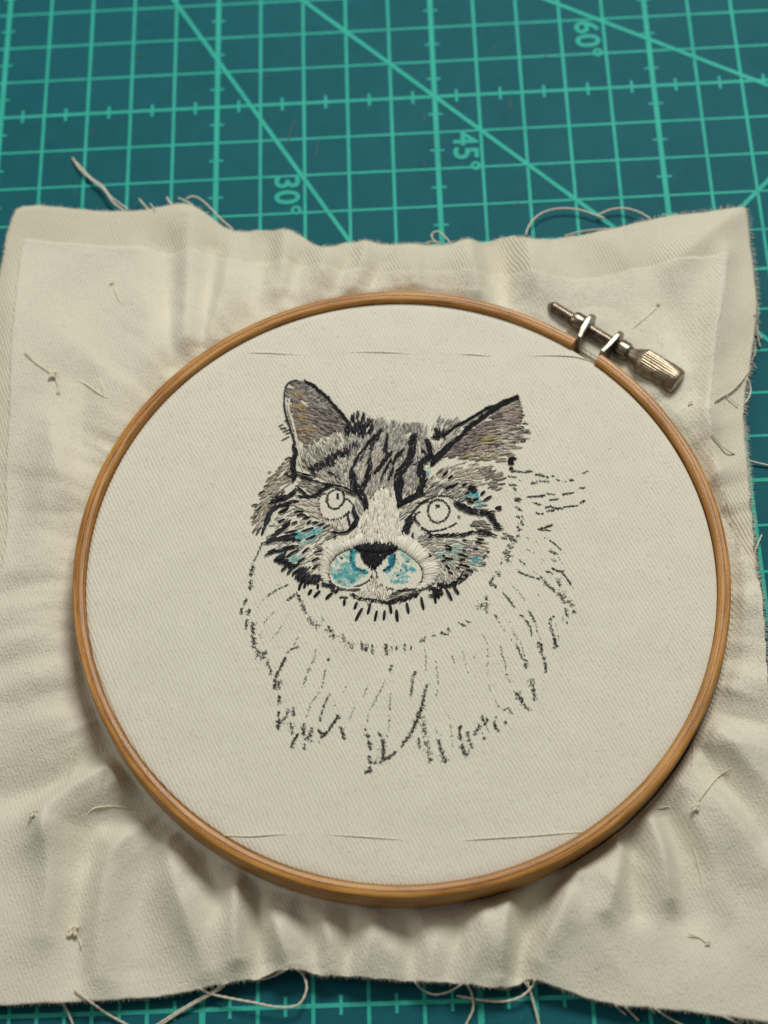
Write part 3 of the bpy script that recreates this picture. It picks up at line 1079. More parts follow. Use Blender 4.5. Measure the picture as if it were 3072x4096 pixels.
def stroke(part, f, pts, w, pal, length=30.0, tw=8.5, base=0.012, ang=0.0, dens=1.0, jit=0.14, taper=True):
    """a stripe of stitches laid along a line; w in picture units of the frame, ang = stitch slant"""
    G = PG(part)
    k = FR[f][2]
    P = catmull(hp(fr(f, pts)), 5)
    total = walk(P, 0)[2]
    L = length * PXC
    W = max(w * k * (1.18 if part == 'forehead_stitching' else 1.05 if 'ear' in part else 0.92) * PXC, tw * PXC)
    tw = tw * 0.72
    length = length * 0.92
    n = int(dens * max(2, 2.1 * total * W / (L * tw * PXC * 0.8) + total / L))
    for i in range(n):
        t = (i + rng.uniform(0, 1)) / n * total
        c, d, _ = walk(P, t)
        nn = np.array([-d[1], d[0]])
        e = 1.0
        if taper:
            e = 0.6 + 0.4 * math.sin(math.pi * np.clip(t / total, 0.02, 0.98)) ** 0.6
        off = rng.uniform(-0.5, 0.5) * max(W - tw * PXC, 0) * e
        a = ang + rng.normal(0, jit)
        dd = d * math.cos(a) + nn * math.sin(a)
        l = L * rng.uniform(0.7, 1.2)
        m = c + nn * off
        stitch(G, m - dd * l / 2, m + dd * l / 2, tw * PXC * rng.uniform(0.8, 1.15), pick(pal), base + rng.uniform(0, 0.014))


def inside(poly, p):
    x, y = p
    r = False
    n = len(poly)
    for i in range(n):
        x0, y0 = poly[i]; x1, y1 = poly[i - 1]
        if (y0 > y) != (y1 > y) and x < (x1 - x0) * (y - y0) / (y1 - y0) + x0:
            r = not r
    return r


def field(part, f, poly, dirs, pal, length=28.0, tw=8.5, dens=1.0, base=0.004, jit=0.18, top=0.012):
    """fill an area with thread painting. dirs: list of (x, y, dx, dy) guides in the frame (image axes)"""
    G = PG(part)
    S = fr(f, poly)
    k = FR[f][2]
    ox, oy, _ = FR[f]
    dirs = np.array(dirs, float).reshape(-1, 4)
    x0, y0 = S.min(0); x1, y1 = S.max(0)
    area_px = 0.5 * abs(np.dot(S[:, 0], np.roll(S[:, 1], 1)) - np.dot(S[:, 1], np.roll(S[:, 0], 1)))
    tw = tw * 0.70
    n = int(dens * 1.75 * area_px / (length * tw))
    Sl = [tuple(q) for q in S]
    cnt = 0
    while cnt < n:
        p = (rng.uniform(x0, x1), rng.uniform(y0, y1))
        if not inside(Sl, p):
            continue
        cnt += 1
        fx, fy = (p[0] - ox) / k, (p[1] - oy) / k
        w = 1.0 / ((dirs[:, 0] - fx) ** 2 + (dirs[:, 1] - fy) ** 2 + 900.0)
        d = (dirs[:, 2:] / np.linalg.norm(dirs[:, 2:], axis=1)[:, None] * w[:, None]).sum(0)
        a = math.atan2(d[1], d[0]) + rng.normal(0, jit)
        l = length * rng.uniform(0.65, 1.25) / 2
        P = hp([(p[0] - math.cos(a) * l, p[1] - math.sin(a) * l), (p[0] + math.cos(a) * l, p[1] + math.sin(a) * l)])
        stitch(G, P[0], P[1], tw * PXC * rng.uniform(0.8, 1.15), pick(pal), base + rng.uniform(0, top))


def fan(part, f, outer, inner, pal, n, tw=8.5, base=0.012, jit=4.0):
    """satin stitches running from one line to another"""
    G = PG(part)
    A = catmull(fr(f, outer), 6); B = catmull(fr(f, inner), 6)
    la, lb = walk(A, 0)[2], walk(B, 0)[2]
    for i in range(n):
        t = (i + rng.uniform(0, 1)) / n
        a = walk(A, t * la)[0] + rng.normal(0, jit, 2)
        b = walk(B, t * lb)[0] + rng.normal(0, jit * 0.6, 2)
        if rng.uniform() < 0.3:
            a = a + (b - a) * rng.uniform(0, 0.35)
        P = hp([a, b])
        stitch(G, P[0], P[1], tw * PXC * rng.uniform(0.8, 1.15), pick(pal), base + rng.uniform(0, 0.014))


def speck(G, p, sx, sy, a, c, z):
    d = np.array([math.cos(a), math.sin(a)]); n = np.array([-d[1], d[0]])
    V = []
    for k in range(6):
        t = 2 * math.pi * k / 6
        r = rng.uniform(0.6, 1.15)
        q = p + d * math.cos(t) * sx * r + n * math.sin(t) * sy * r
        V.append((q[0], q[1], CLZ + z))
    G.add(hw(np.array(V)), [tuple(range(6))], c)


TW_A = math.radians(-62)


def ink(part, f, pts, w, dens, pal, size=4.0, z=0.003):
    """worn transfer ink sitting on the raised ribs: specks along a line"""
    G = PG(part)
    P = catmull(hp(fr(f, pts)), 5)
    total = walk(P, 0)[2]
    k = FR[f][2]
    gap = rng.uniform(0, 6.28)
    n = max(2, int(2.6 * dens * total / (3.2 * PXC)))
    for i in range(n):
        tt = rng.uniform(0, total)
        if math.sin(tt * 46 + gap) + math.sin(tt * 83 + 2 * gap) < rng.uniform(-2.0, 0.2):
            continue
        c, d, _ = walk(P, tt)
        nn = np.array([-d[1], d[0]])
        zig = 0.11 * math.sin(tt * 61 + 3 * gap)
        q = c + nn * (zig + np.clip(rng.normal(0, 0.23), -0.55, 0.55)) * w * k * PXC + d * rng.normal(0, 2) * PXC
        s = size * PXC * rng.uniform(0.5, 1.25)
        speck(G, q, s * 1.25, s * 0.72, TW_A + rng.normal(0, 0.5), pick(pal), z + rng.uniform(0, 0.002))


def stain(part, f, poly, dens, pal, size=7.0, z=0.0022):
    G = PG(part)
    S = [tuple(q) for q in fr(f, poly)]
    A = np.array(S)
    x0, y0 = A.min(0); x1, y1 = A.max(0)
    ar = 0.5 * abs(np.dot(A[:, 0], np.roll(A[:, 1], 1)) - np.dot(A[:, 1], np.roll(A[:, 0], 1)))
    n = int(2.8 * dens * ar / (size * size * 2.2))
    c = 0
    while c < n:
        p = (rng.uniform(x0, x1), rng.uniform(y0, y1))
        if not inside(S, p):
            continue
        c += 1
        q = hp([p])[0]
        s = 1.15 * size * PXC * rng.uniform(0.45, 1.3)
        speck(G, q, s * 1.2, s * 0.8, TW_A + rng.normal(0, 0.6), pick(pal), z + rng.uniform(0, 0.002))


# ---------------------------------------------------------------- blue marker left on the cloth
MK = 'blue_marker_ink'
stain(MK, 'K', (520, 260, 580, 260, 560, 420, 640, 470, 690, 480, 640, 500, 540, 450, 500, 350), 1.4, TEA + TEB[1:2], 6)
stain(MK, 'K', (560, 400, 700, 480, 620, 500, 560, 600, 500, 600, 520, 540, 380, 545, 345, 520, 420, 480, 480, 380, 520, 400), 0.9, TEA + TEL, 7)
stain(MK, 'K', (500, 540, 570, 545, 560, 590, 510, 600), 1.2, TEA, 7)
stain(MK, 'K', (300, 360, 520, 240, 560, 300, 460, 420, 420, 560, 560, 620, 480, 640, 330, 560), 0.45, TEL, 8)
stain(MK, 'K', (350, 500, 400, 490, 400, 540, 350, 545), 1.3, TEA, 6)
stain(MK, 'K', (640, 470, 690, 480, 680, 500, 630, 500), 1.5, TEB, 5)
stain(MK, 'K', (900, 340, 970, 270, 980, 340, 960, 440, 880, 480, 830, 470, 880, 440, 920, 420), 1.5, TEA + TEB, 6)
stain(MK, 'K', (900, 340, 950, 350, 950, 410, 910, 400), 1.4, TEB, 6)
stain(MK, 'K', (1040, 400, 1140, 420, 1190, 470, 1120, 500, 1040, 450), 0.8, TEA + TEL, 6)
stain(MK, 'K', (920, 560, 1010, 540, 1100, 580, 1040, 600, 930, 590), 0.9, TEA + TEL, 6)
stain(MK, 'K', (1000, 270, 1120, 330, 1180, 380, 1100, 380, 1020, 320), 0.55, TEL, 8)
stain(MK, 'K', (950, 470, 1080, 470, 1100, 560, 960, 540), 0.35, TEL + TEA, 6)
stain(MK, 'I', (540, 600, 700, 600, 870, 570, 960, 540, 960, 600, 830, 640, 700, 640, 560, 650), 0.9, TEA + TEL, 6, z=0.016)
stain(MK, 'I', (640, 740, 760, 690, 900, 630, 850, 690, 700, 760), 0.8, TEL + TEA[2:], 6, z=0.016)
stain(MK, 'I', (410, 830, 490, 800, 490, 840, 420, 855), 1.3, TEA, 5, z=0.016)
stain(MK, 'I', (520, 940, 680, 880, 640, 980, 540, 1010), 0.7, TEL, 7, z=0.016)
stain(MK, 'J', (830, 380, 940, 360, 950, 420, 860, 430), 1.3, TEA, 6, z=0.016)
stain(MK, 'J', (830, 470, 960, 440, 1000, 540, 900, 540), 0.6, TEL, 7, z=0.016)
stain(MK, 'J', (870, 1170, 970, 1170, 960, 1220, 880, 1220), 1.3, TEA, 5, z=0.016)
stain(MK, 'J', (620, 1010, 780, 1000, 720, 1130, 620, 1150), 0.6, TEL, 7, z=0.016)
stain(MK, 'J', (390, 1120, 500, 1090, 470, 1150, 400, 1160), 0.7, TEL + TEA[2:], 6, z=0.016)
stain(MK, 'J', (290, 60, 370, 40, 390, 140, 320, 160), 0.8, TEL, 7, z=0.016)

stain(MK, 'K', (310, 420, 420, 310, 530, 260, 560, 320, 540, 420, 640, 490, 690, 500, 620, 560, 520, 630, 420, 620, 340, 550), 0.22, TEL, 4.5)
stain(MK, 'K', (330, 480, 480, 370, 520, 400, 600, 500, 560, 600, 480, 600, 360, 550), 0.14, TEL + TEA[2:], 4)
stain(MK, 'K', (970, 290, 1060, 300, 1180, 390, 1190, 470, 1100, 580, 960, 600, 850, 490, 950, 440), 0.16, TEL, 4.5)
stain(MK, 'I', (520, 650, 620, 600, 860, 560, 970, 520, 980, 590, 820, 650, 640, 690), 0.7, TEA + TEL, 6, z=0.022)
stain(MK, 'I', (620, 750, 780, 680, 900, 640, 860, 700, 700, 780), 0.7, TEA[1:] + TEL, 6, z=0.022)
stain(MK, 'I', (500, 960, 560, 910, 700, 870, 680, 960, 560, 1030), 0.5, TEL, 6, z=0.018)
stain(MK, 'I', (380, 830, 500, 790, 500, 850, 400, 870), 0.6, TEA, 4.5, z=0.022)
stain(MK, 'J', (800, 390, 950, 350, 960, 430, 900, 480, 820, 450), 0.45, TEA, 4.5, z=0.022)
stain(MK, 'J', (400, 1130, 620, 1000, 800, 990, 740, 1140, 640, 1230, 480, 1150), 0.3, TEL, 6, z=0.02)
stain(MK, 'J', (850, 1160, 980, 1150, 970, 1230, 870, 1240), 0.9, TEA, 5, z=0.022)

# ---------------------------------------------------------------- transfer outline that is not stitched yet
O_ = 'transfer_ink_outline'
for f, pts, w, dn, pal in [
    # left contour of the ruff
    ('C', (355, 285, 330, 350, 300, 410, 275, 470), 14, 0.7, INK), ('C', (265, 490, 255, 560, 225, 600), 40, 1.2, INK), ('C', (245, 640, 240, 740), 34, 1.1, INK),
    ('C', (205, 815, 180, 880), 20, 0.8, INK), ('C', (170, 900, 140, 970), 22, 1.0, INK), ('C', (190, 950, 240, 920, 215, 970), 20, 0.9, INK + INL),
    ('C', (215, 1000, 190, 1110), 22, 0.9, INK), ('C', (260, 1040, 262, 1130, 275, 1220, 275, 1290), 36, 1.2, INK), ('C', (290, 1300, 350, 1340, 400, 1330), 40, 1.1, INK),
    ('C', (300, 1350, 390, 1390), 40, 0.9, INK + INL), ('C', (400, 1400, 425, 1480, 450, 1540), 24, 0.8, INK),
    ('C', (330, 1150, 360, 1250), 30, 0.5, INL),
    # inner left lines
    ('C', (600, 685, 500, 730, 410, 785), 14, 0.8, INK + INL), ('C', (400, 785, 340, 860, 295, 930), 12, 0.5, INL), ('C', (480, 935, 420, 990, 360, 1060), 12, 0.6, INL),
    ('C', (550, 1065, 500, 1130, 450, 1200), 14, 0.6, INL), ('C', (690, 1190, 640, 1280), 14, 0.7, INL), ('C', (705, 1270, 640, 1290, 590, 1330), 14, 0.8, INL + INK),
    ('C', (575, 1370, 530, 1460, 490, 1540, 470, 1600), 22, 1.2, INK), ('C', (870, 1290, 830, 1400, 780, 1510, 740, 1610), 14, 0.6, INL),
    ('C', (980, 1385, 950, 1480, 920, 1620), 14, 0.6, INL), ('C', (585, 835, 640, 800, 690, 760), 22, 0.9, INK), ('C', (300, 940, 270, 990), 10, 0.4, INL),
    # collar line
    ('C', (690, 770, 710, 830, 735, 890, 765, 960), 30, 1.1, INK), ('C', (780, 990, 830, 1060, 900, 1090), 50, 1.0, INK + INL), ('C', (920, 1000, 930, 1040), 16, 0.9, INL),
    ('C', (970, 1080, 1000, 1140, 1050, 1190), 46, 1.1, INK), ('C', (1110, 1160, 1150, 1230, 1220, 1290), 46, 0.9, INK + INL), ('C', (1290, 1230, 1310, 1300), 26, 1.2, INK),
    ('C', (1340, 1250, 1340, 1320), 30, 1.1, INK), ('C', (1395, 1250, 1395, 1340), 22, 0.9, INK + INL), ('C', (1525, 1245, 1535, 1350), 22, 0.9, INK + INL),
    ('D', (80, 970, 85, 1050), 20, 0.9, INK), ('D', (120, 980, 125, 1030), 18, 0.8, INL), ('D', (155, 985, 160, 1020), 16, 0.8, INK), ('D', (215, 970, 225, 1020), 20, 0.9, INK), ('D', (262, 985, 268, 1010), 16, 0.8, INK),
    ('D', (330, 965, 375, 920), 24, 0.9, INK + INL), ('D', (425, 915, 445, 905), 18, 0.9, INK), ('D', (475, 885, 540, 900), 18, 0.9, INK), ('D', (540, 850, 545, 880), 18, 1.0, INK),
    ('D', (615, 810, 660, 840), 16, 0.9, INK), ('D', (680, 790, 690, 815), 16, 0.8, INK), ('D', (820, 610, 825, 650), 22, 1.0, INK), ('D', (755, 710, 800, 670, 830, 740), 34, 0.9, INK + INL),
    # right contour by the face
    ('D', (890, 440, 920, 470), 26, 1.1, INK), ('D', (880, 470, 845, 520, 900, 550), 22, 1.0, INK), ('D', (940, 300, 990, 300, 970, 360), 46, 1.2, INK), ('D', (925, 380, 935, 375), 20, 1.0, INK),
    ('L', (215, 880, 270, 880, 290, 910), 40, 1.3, INK), ('L', (200, 930, 240, 970), 50, 1.1, INK + INL), ('L', (290, 840, 320, 860), 26, 1.0, INK), ('L', (295, 750, 330, 800), 30, 1.2, INK),
    ('L', (285, 660, 345, 660), 22, 1.2, INK), ('L', (320, 690, 350, 740), 30, 1.1, INK + INL), ('L', (280, 555, 340, 600), 22, 1.0, INK), ('L', (260, 490, 320, 480, 290, 510), 40, 1.3, INK),
    ('L', (215, 345, 290, 345), 22, 1.1, INK), ('L', (260, 370, 285, 400), 26, 1.1, INK), ('L', (205, 265, 280, 265), 18, 1.0, INK), ('L', (305, 300, 340, 303), 8, 0.7, INL),
    ('L', (190, 690, 210, 660), 20, 0.6, INL),
    # whisker side
    ('L', (230, 212, 300, 212, 380, 220, 440, 210), 18, 1.3, INK + INL), ('L', (380, 205, 430, 215), 24, 1.0, INK), ('L', (470, 245, 530, 252, 600, 275), 22, 1.3, INK), ('L', (630, 255, 660, 258), 14, 1.0, INK),
    ('L', (675, 296, 705, 298), 14, 1.2, INK), ('L', (805, 300, 845, 298), 14, 1.5, INK), ('L', (720, 315, 790, 310), 10, 0.5, INL), ('L', (430, 338, 490, 310), 20, 1.1, INK), ('L', (510, 308, 600, 312), 14, 1.0, INK),
    ('L', (935, 235, 985, 208), 12, 1.0, INK + INL), ('L', (390, 462, 500, 455, 570, 445), 16, 1.4, INK), ('L', (580, 430, 660, 438), 14, 1.0, INK + INL), ('L', (735, 437, 850, 420), 12, 1.2, INK + INL), ('L', (905, 375, 950, 375), 16, 1.2, INK),
    ('L', (870, 405, 900, 395), 8, 0.6, INL), ('L', (605, 492, 695, 485), 14, 1.3, INK), ('L', (450, 520, 525, 540), 16, 1.1, INK), ('L', (570, 570, 615, 555, 680, 575, 740, 575), 16, 1.2, INK), ('L', (750, 562, 830, 553, 880, 548), 12, 1.2, INK),
    ('L', (910, 522, 960, 495), 14, 1.2, INK), ('L', (465, 610, 500, 625, 550, 630), 12, 1.0, INK), ('L', (585, 605, 660, 592), 16, 1.2, INK), ('L', (500, 782, 560, 765, 640, 738), 16, 1.5, INK), ('L', (520, 785, 620, 790), 12, 1.0, INK + INL),
    ('L', (595, 760, 610, 750), 14, 1.2, INK),
    # right ruff
    ('L', (560, 865, 600, 875), 22, 1.0, INL), ('L', (610, 890, 670, 930, 725, 985), 12, 0.9, INL + INK), ('L', (605, 985, 680, 1030), 26, 1.2, INK), ('L', (630, 1070, 670, 1100), 24, 1.0, INK + INL), ('L', (695, 1050, 740, 1120), 10, 0.6, INL),
    ('L', (585, 1200, 630, 1205), 20, 1.2, INK), ('L', (640, 1165, 700, 1195, 745, 1190), 18, 1.2, INK), ('L', (740, 1210, 790, 1280, 825, 1330), 14, 1.2, INK), ('L', (845, 1360, 846, 1361), 16, 3.0, INL),
    ('L', (690, 1260, 720, 1340), 36, 0.8, INL + INK), ('L', (700, 1400, 720, 1450, 770, 1460), 44, 1.1, INK + INL), ('L', (700, 1360, 760, 1390, 790, 1450), 60, 0.8, INL), ('L', (740, 1500, 800, 1480, 840, 1540), 36, 1.0, INK + INL), ('L', (845, 1570, 855, 1600), 30, 1.6, INK),
    ('L', (770, 1560, 780, 1640), 24, 1.0, INK), ('L', (735, 1640, 740, 1690), 18, 0.9, INL), ('L', (775, 1690, 785, 1710), 20, 1.0, INK), ('L', (640, 1350, 655, 1395), 22, 1.2, INK), ('L', (560, 1290, 600, 1340, 640, 1370), 26, 1.0, INK + INL),
    ('L', (300, 1200, 380, 1230, 440, 1250, 520, 1270), 14, 1.0, INK + INL), ('L', (430, 1180, 490, 1220), 10, 0.6, INL), ('L', (520, 1245, 560, 1280), 18, 0.8, INK), ('L', (310, 1080, 380, 1140), 16, 0.8, INL + INK), ('L', (340, 975, 400, 985, 450, 1010), 18, 0.6, INL),
    ('L', (380, 860, 430, 880), 16, 0.6, INL), ('L', (290, 1170, 310, 1210), 10, 0.5, INL), ('L', (500, 1390, 505, 1450), 12, 0.6, INL), ('L', (520, 1060, 560, 1100), 20, 0.4, INL), ('L', (480, 900, 505, 950), 10, 0.5, INL),
    ('L', (150, 1400, 190, 1440, 220, 1490, 270, 1550), 20, 0.9, INL + INK), ('L', (240, 1340, 300, 1390, 350, 1460, 375, 1500), 14, 0.6, INL), ('L', (405, 1580, 440, 1640, 465, 1690), 16, 0.9, INK + INL), ('L', (320, 1620, 350, 1640), 14, 1.0, INK), ('L', (360, 1660, 410, 1720, 440, 1830), 16, 0.8, INL + INK),
    ('L', (470, 1700, 490, 1780, 515, 1870), 18, 0.8, INL), ('L', (500, 1890, 530, 1930, 535, 1990), 34, 1.6, INK), ('L', (540, 2010, 555, 2070), 24, 1.0, INK), ('L', (565, 2090, 575, 2150, 572, 2190), 18, 1.1, INK),
    ('L', (600, 1665, 630, 1665), 22, 1.2, INK), ('L', (640, 1640, 660, 1640), 12, 1.0, INK), ('L', (610, 1690, 630, 1780, 650, 1840), 22, 0.9, INK + INL), ('L', (655, 1830, 665, 1900, 685, 1930), 26, 1.5, INK), ('L', (665, 1690, 690, 1780, 705, 1880), 14, 0.6, INL), ('L', (640, 1950, 690, 1925), 18, 0.8, INL + INK),
    ('L', (70, 1620, 100, 1660), 18, 1.0, INL + INK), ('L', (110, 1680, 140, 1740, 170, 1790), 12, 0.7, INL), ('L', (215, 1700, 260, 1800, 310, 1880), 12, 0.6, INL), ('L', (275, 1910, 310, 1970, 340, 2050), 18, 1.0, INK + INL), ('L', (320, 1880, 350, 1980, 375, 2050), 14, 0.8, INL), ('L', (340, 2060, 390, 2070), 20, 1.0, INK), ('L', (370, 2100, 380, 2145), 24, 1.2, INK),
    ('L', (225, 1855, 240, 1870), 14, 0.9, INL), ('L', (130, 1930, 150, 2010, 165, 2080), 16, 0.8, INL), ('L', (175, 2130, 180, 2210), 16, 0.7, INL),
    # lower ruff, left
    ('E', (430, 250, 400, 320), 26, 1.2, INK), ('E', (450, 250, 440, 330), 40, 1.1, INK), ('E', (450, 380, 447, 450), 26, 1.3, INK), ('E', (443, 510, 445, 550), 18, 1.2, INK), ('E', (450, 570, 440, 660), 30, 1.5, INK),
    ('E', (460, 610, 500, 560, 530, 490), 22, 0.8, INL + INK), ('E', (565, 480, 570, 550), 26, 1.1, INK), ('E', (550, 600, 555, 700), 28, 1.1, INK), ('E', (610, 690, 570, 750, 545, 800), 20, 1.2, INK), ('E', (555, 800, 560, 820), 14, 0.9, INK),
    ('E', (655, 615, 650, 660, 655, 710), 26, 1.3, INK), ('E', (660, 740, 700, 710, 725, 650), 32, 1.2, INK), ('E', (690, 740, 720, 770), 30, 0.9, INK + INL), ('E', (665, 780, 655, 820), 18, 1.1, INK), ('E', (775, 655, 790, 690, 830, 690), 20, 1.2, INK),
    ('E', (795, 725, 830, 700, 880, 640, 930, 560), 18, 1.4, INK), ('E', (930, 540, 950, 570), 22, 1.7, INK), ('E', (955, 640, 975, 690, 990, 740), 30, 1.4, INK), ('E', (775, 755, 780, 765), 12, 1.0, INK),
    ('E', (755, 40, 720, 130, 680, 210, 640, 340), 14, 0.7, INL), ('E', (865, 70, 850, 95), 16, 1.1, INK + INL), ('E', (835, 165, 815, 260, 800, 330), 14, 0.7, INL), ('E', (780, 350, 720, 440, 690, 520, 670, 560), 16, 0.7, INL), ('E', (870, 360, 830, 440, 800, 520, 785, 600), 12, 0.7, INL + INK),
    ('E', (920, 440, 905, 470), 12, 0.8, INL), ('E', (1015, 290, 980, 350), 14, 0.5, INL), ('E', (1190, 290, 1140, 390), 14, 0.7, INL), ('E', (1075, 470, 1030, 580), 14, 0.6, INL), ('E', (1385, 125, 1365, 180), 18, 1.1, INK + INL), ('E', (1340, 230, 1300, 310, 1250, 410, 1200, 500), 18, 0.8, INL), ('E', (1190, 530, 1175, 630), 14, 0.7, INL),
    ('E', (1375, 360, 1370, 440, 1362, 540, 1360, 640, 1345, 720), 14, 0.8, INL), ('E', (1580, 180, 1555, 270, 1545, 390), 14, 0.8, INL), ('E', (1160, 655, 1165, 665), 14, 1.2, INK), ('E', (1170, 705, 1200, 725), 22, 1.8, INK), ('E', (1195, 750, 1205, 830), 24, 1.5, INK), ('E', (1195, 880, 1205, 945), 24, 1.4, INK), ('E', (1195, 970, 1210, 1000, 1160, 1018), 20, 1.6, INK),
    ('E', (1270, 690, 1300, 720), 18, 1.1, INK), ('E', (1305, 740, 1315, 800, 1310, 900), 26, 1.4, INK), ('E', (1275, 820, 1280, 835), 18, 0.9, INL), ('E', (1240, 945, 1255, 930), 18, 1.2, INK), ('E', (1280, 940, 1310, 915, 1360, 890, 1420, 840), 20, 1.2, INK), ('E', (1250, 920, 1275, 890), 18, 0.8, INL), ('E', (1455, 800, 1475, 798), 14, 1.0, INK), ('E', (1470, 770, 1500, 760), 20, 1.0, INK),
    # lower ruff, right
    ('F', (130, 385, 105, 450, 90, 590), 18, 0.8, INL + INK), ('F', (225, 490, 205, 560, 190, 640), 22, 1.1, INK + INL), ('F', (190, 650, 160, 730, 125, 830), 32, 1.6, INK), ('F', (120, 830, 80, 920, 30, 980), 24, 1.3, INK), ('F', (10, 1008, 30, 995), 14, 1.0, INK),
    ('F', (180, 760, 200, 850, 205, 930), 40, 0.9, INK + INL), ('F', (210, 960, 240, 1050, 250, 1110), 40, 0.9, INK + INL), ('F', (230, 1135, 265, 1115), 16, 1.2, INK), ('F', (155, 940, 160, 1030), 18, 1.0, INK + INL), ('F', (320, 950, 335, 1020, 355, 1080), 24, 1.2, INK), ('F', (365, 1090, 375, 1140), 34, 1.6, INK),
    ('F', (290, 860, 310, 900), 18, 0.8, INL), ('F', (345, 900, 350, 930), 12, 0.6, INL), ('F', (400, 740, 420, 820, 435, 1020), 12, 0.5, INL), ('F', (205, 200, 215, 300, 210, 400), 12, 0.7, INL), ('F', (290, 290, 310, 400, 320, 500), 18, 0.8, INL), ('F', (310, 540, 300, 600), 10, 0.5, INL),
    ('F', (425, 235, 445, 290, 460, 340), 16, 0.8, INL), ('F', (520, 215, 540, 310, 565, 390), 14, 0.6, INL), ('F', (615, 265, 630, 295), 20, 0.9, INL), ('F', (690, 90, 720, 150, 730, 250, 725, 400), 14, 0.6, INL), ('F', (735, 490, 755, 560), 16, 0.8, INL), ('F', (770, 600, 800, 640, 820, 680), 16, 0.7, INL),
    ('F', (840, 230, 865, 300, 880, 370), 16, 0.8, INL), ('F', (880, 400, 900, 440, 920, 490), 24, 0.8, INL), ('F', (960, 565, 990, 600, 1020, 640), 36, 1.6, INK), ('F', (1020, 650, 1070, 710), 24, 1.1, INK + INL), ('F', (940, 540, 960, 560), 12, 0.6, INL), ('F', (1085, 450, 1100, 520), 34, 1.1, INK + INL), ('F', (1105, 530, 1120, 630), 30, 1.1, INK),
    ('F', (505, 830, 492, 880, 503, 950), 24, 1.4, INK), ('F', (510, 990, 530, 1050, 555, 1090), 26, 1.4, INK), ('F', (555, 880, 570, 940, 600, 1020), 22, 1.0, INK + INL), ('F', (575, 1040, 560, 1080), 16, 1.0, INK), ('F', (610, 910, 640, 870, 665, 830), 26, 1.1, INK), ('F', (680, 755, 690, 800), 16, 1.1, INK), ('F', (700, 830, 730, 780), 26, 1.4, INK), ('F', (690, 930, 705, 950), 26, 1.6, INK), ('F', (720, 850, 740, 890), 20, 0.9, INL),
    ('F', (650, 880, 690, 900), 26, 0.7, INL), ('F', (780, 800, 800, 860, 825, 880), 22, 1.2, INK), ('F', (795, 755, 805, 770), 18, 1.1, INK), ('F', (870, 800, 885, 825), 22, 1.0, INL + INK), ('F', (860, 710, 895, 690, 930, 740), 14, 0.9, INK + INL),
    # eyes
    ('B', (500, 1290, 520, 1220, 590, 1185, 660, 1205, 705, 1270, 690, 1340, 640, 1385, 580, 1400, 530, 1370, 505, 1320, 500, 1290), 16, 1.5, INK),
    ('B', (575, 1240, 605, 1245, 590, 1235), 24, 3.5, INK), ('B', (440, 1450, 520, 1482, 600, 1475, 700, 1445, 770, 1405), 12, 1.4, INK), ('B', (790, 1340, 800, 1360), 22, 1.2, INK),
    ('B', (440, 1215, 520, 1170, 600, 1148, 690, 1148, 740, 1175), 18, 1.6, INK), ('B', (380, 1330, 420, 1300), 16, 1.2, INK), ('B', (700, 1180, 760, 1250), 14, 0.7, INL),
    ('A', (965, 1310, 985, 1240, 1050, 1205, 1110, 1225, 1130, 1290, 1105, 1350, 1050, 1388, 990, 1370, 965, 1310), 16, 1.6, INK),
    ('A', (1068, 1245, 1068, 1270, 1066, 1295), 14, 3.0, INK), ('A', (905, 1250, 885, 1320, 890, 1400, 930, 1470, 1010, 1495, 1090, 1482, 1140, 1450, 1185, 1410), 18, 1.3, INK),
    ('A', (1130, 1290, 1180, 1310, 1200, 1340), 14, 1.2, INK), ('A', (910, 1250, 960, 1240), 14, 1.1, INK),
    # muzzle outline
    ('K', (560, 235, 440, 265, 370, 315, 310, 390, 290, 460, 300, 560, 360, 625, 440, 655), 13, 1.5, INK), ('K', (540, 640, 640, 605, 710, 560, 745, 490, 745, 450), 12, 1.3, INK + INL),
    ('K', (770, 470, 800, 580, 860, 630, 950, 660), 12, 1.2, INK + INL), ('K', (1000, 240, 1080, 275, 1160, 330, 1220, 400, 1255, 480, 1250, 560, 1200, 640), 14, 1.5, INK),
    ('K', (530, 260, 520, 350, 560, 430, 640, 470, 690, 490), 18, 1.1, INK), ('K', (970, 300, 950, 400, 900, 440, 850, 470), 18, 1.2, INK), ('K', (400, 335, 435, 340), 12, 1.2, INK), ('K', (400, 460, 420, 455), 14, 0.9, INK), ('K', (400, 575, 425, 578), 12, 1.0, INK),
    ('K', (980, 520, 1010, 520), 22, 1.0, INK), ('K', (1080, 380, 1110, 375), 12, 1.0, INK), ('K', (400, 740, 490, 740), 20, 0.9, INL + INK),
    # right ear outline
    ('B', (1330, 205, 1360, 240, 1378, 330, 1378, 400, 1375, 450), 24, 1.4, INK), ('B', (1400, 460, 1450, 465), 22, 1.2, INK), ('B', (1370, 500, 1420, 500), 30, 1.2, INK), ('B', (1400, 550, 1475, 545), 26, 1.2, INK), ('B', (1380, 630, 1420, 630), 18, 1.4, INK), ('B', (1320, 650, 1330, 700), 18, 0.8, INK + INL),
]:
    if pal is INL:
        ink(O_, f, pts, w, dn * 0.62, pal, 3.2)
    else:
        ink(O_, f, pts, w * 1.7, dn * 0.9, INL, 3.6, 0.0015)
        ink(O_, f, pts, w, dn * (1.25 if dn > 1.05 else 0.9), pal, 3.6)

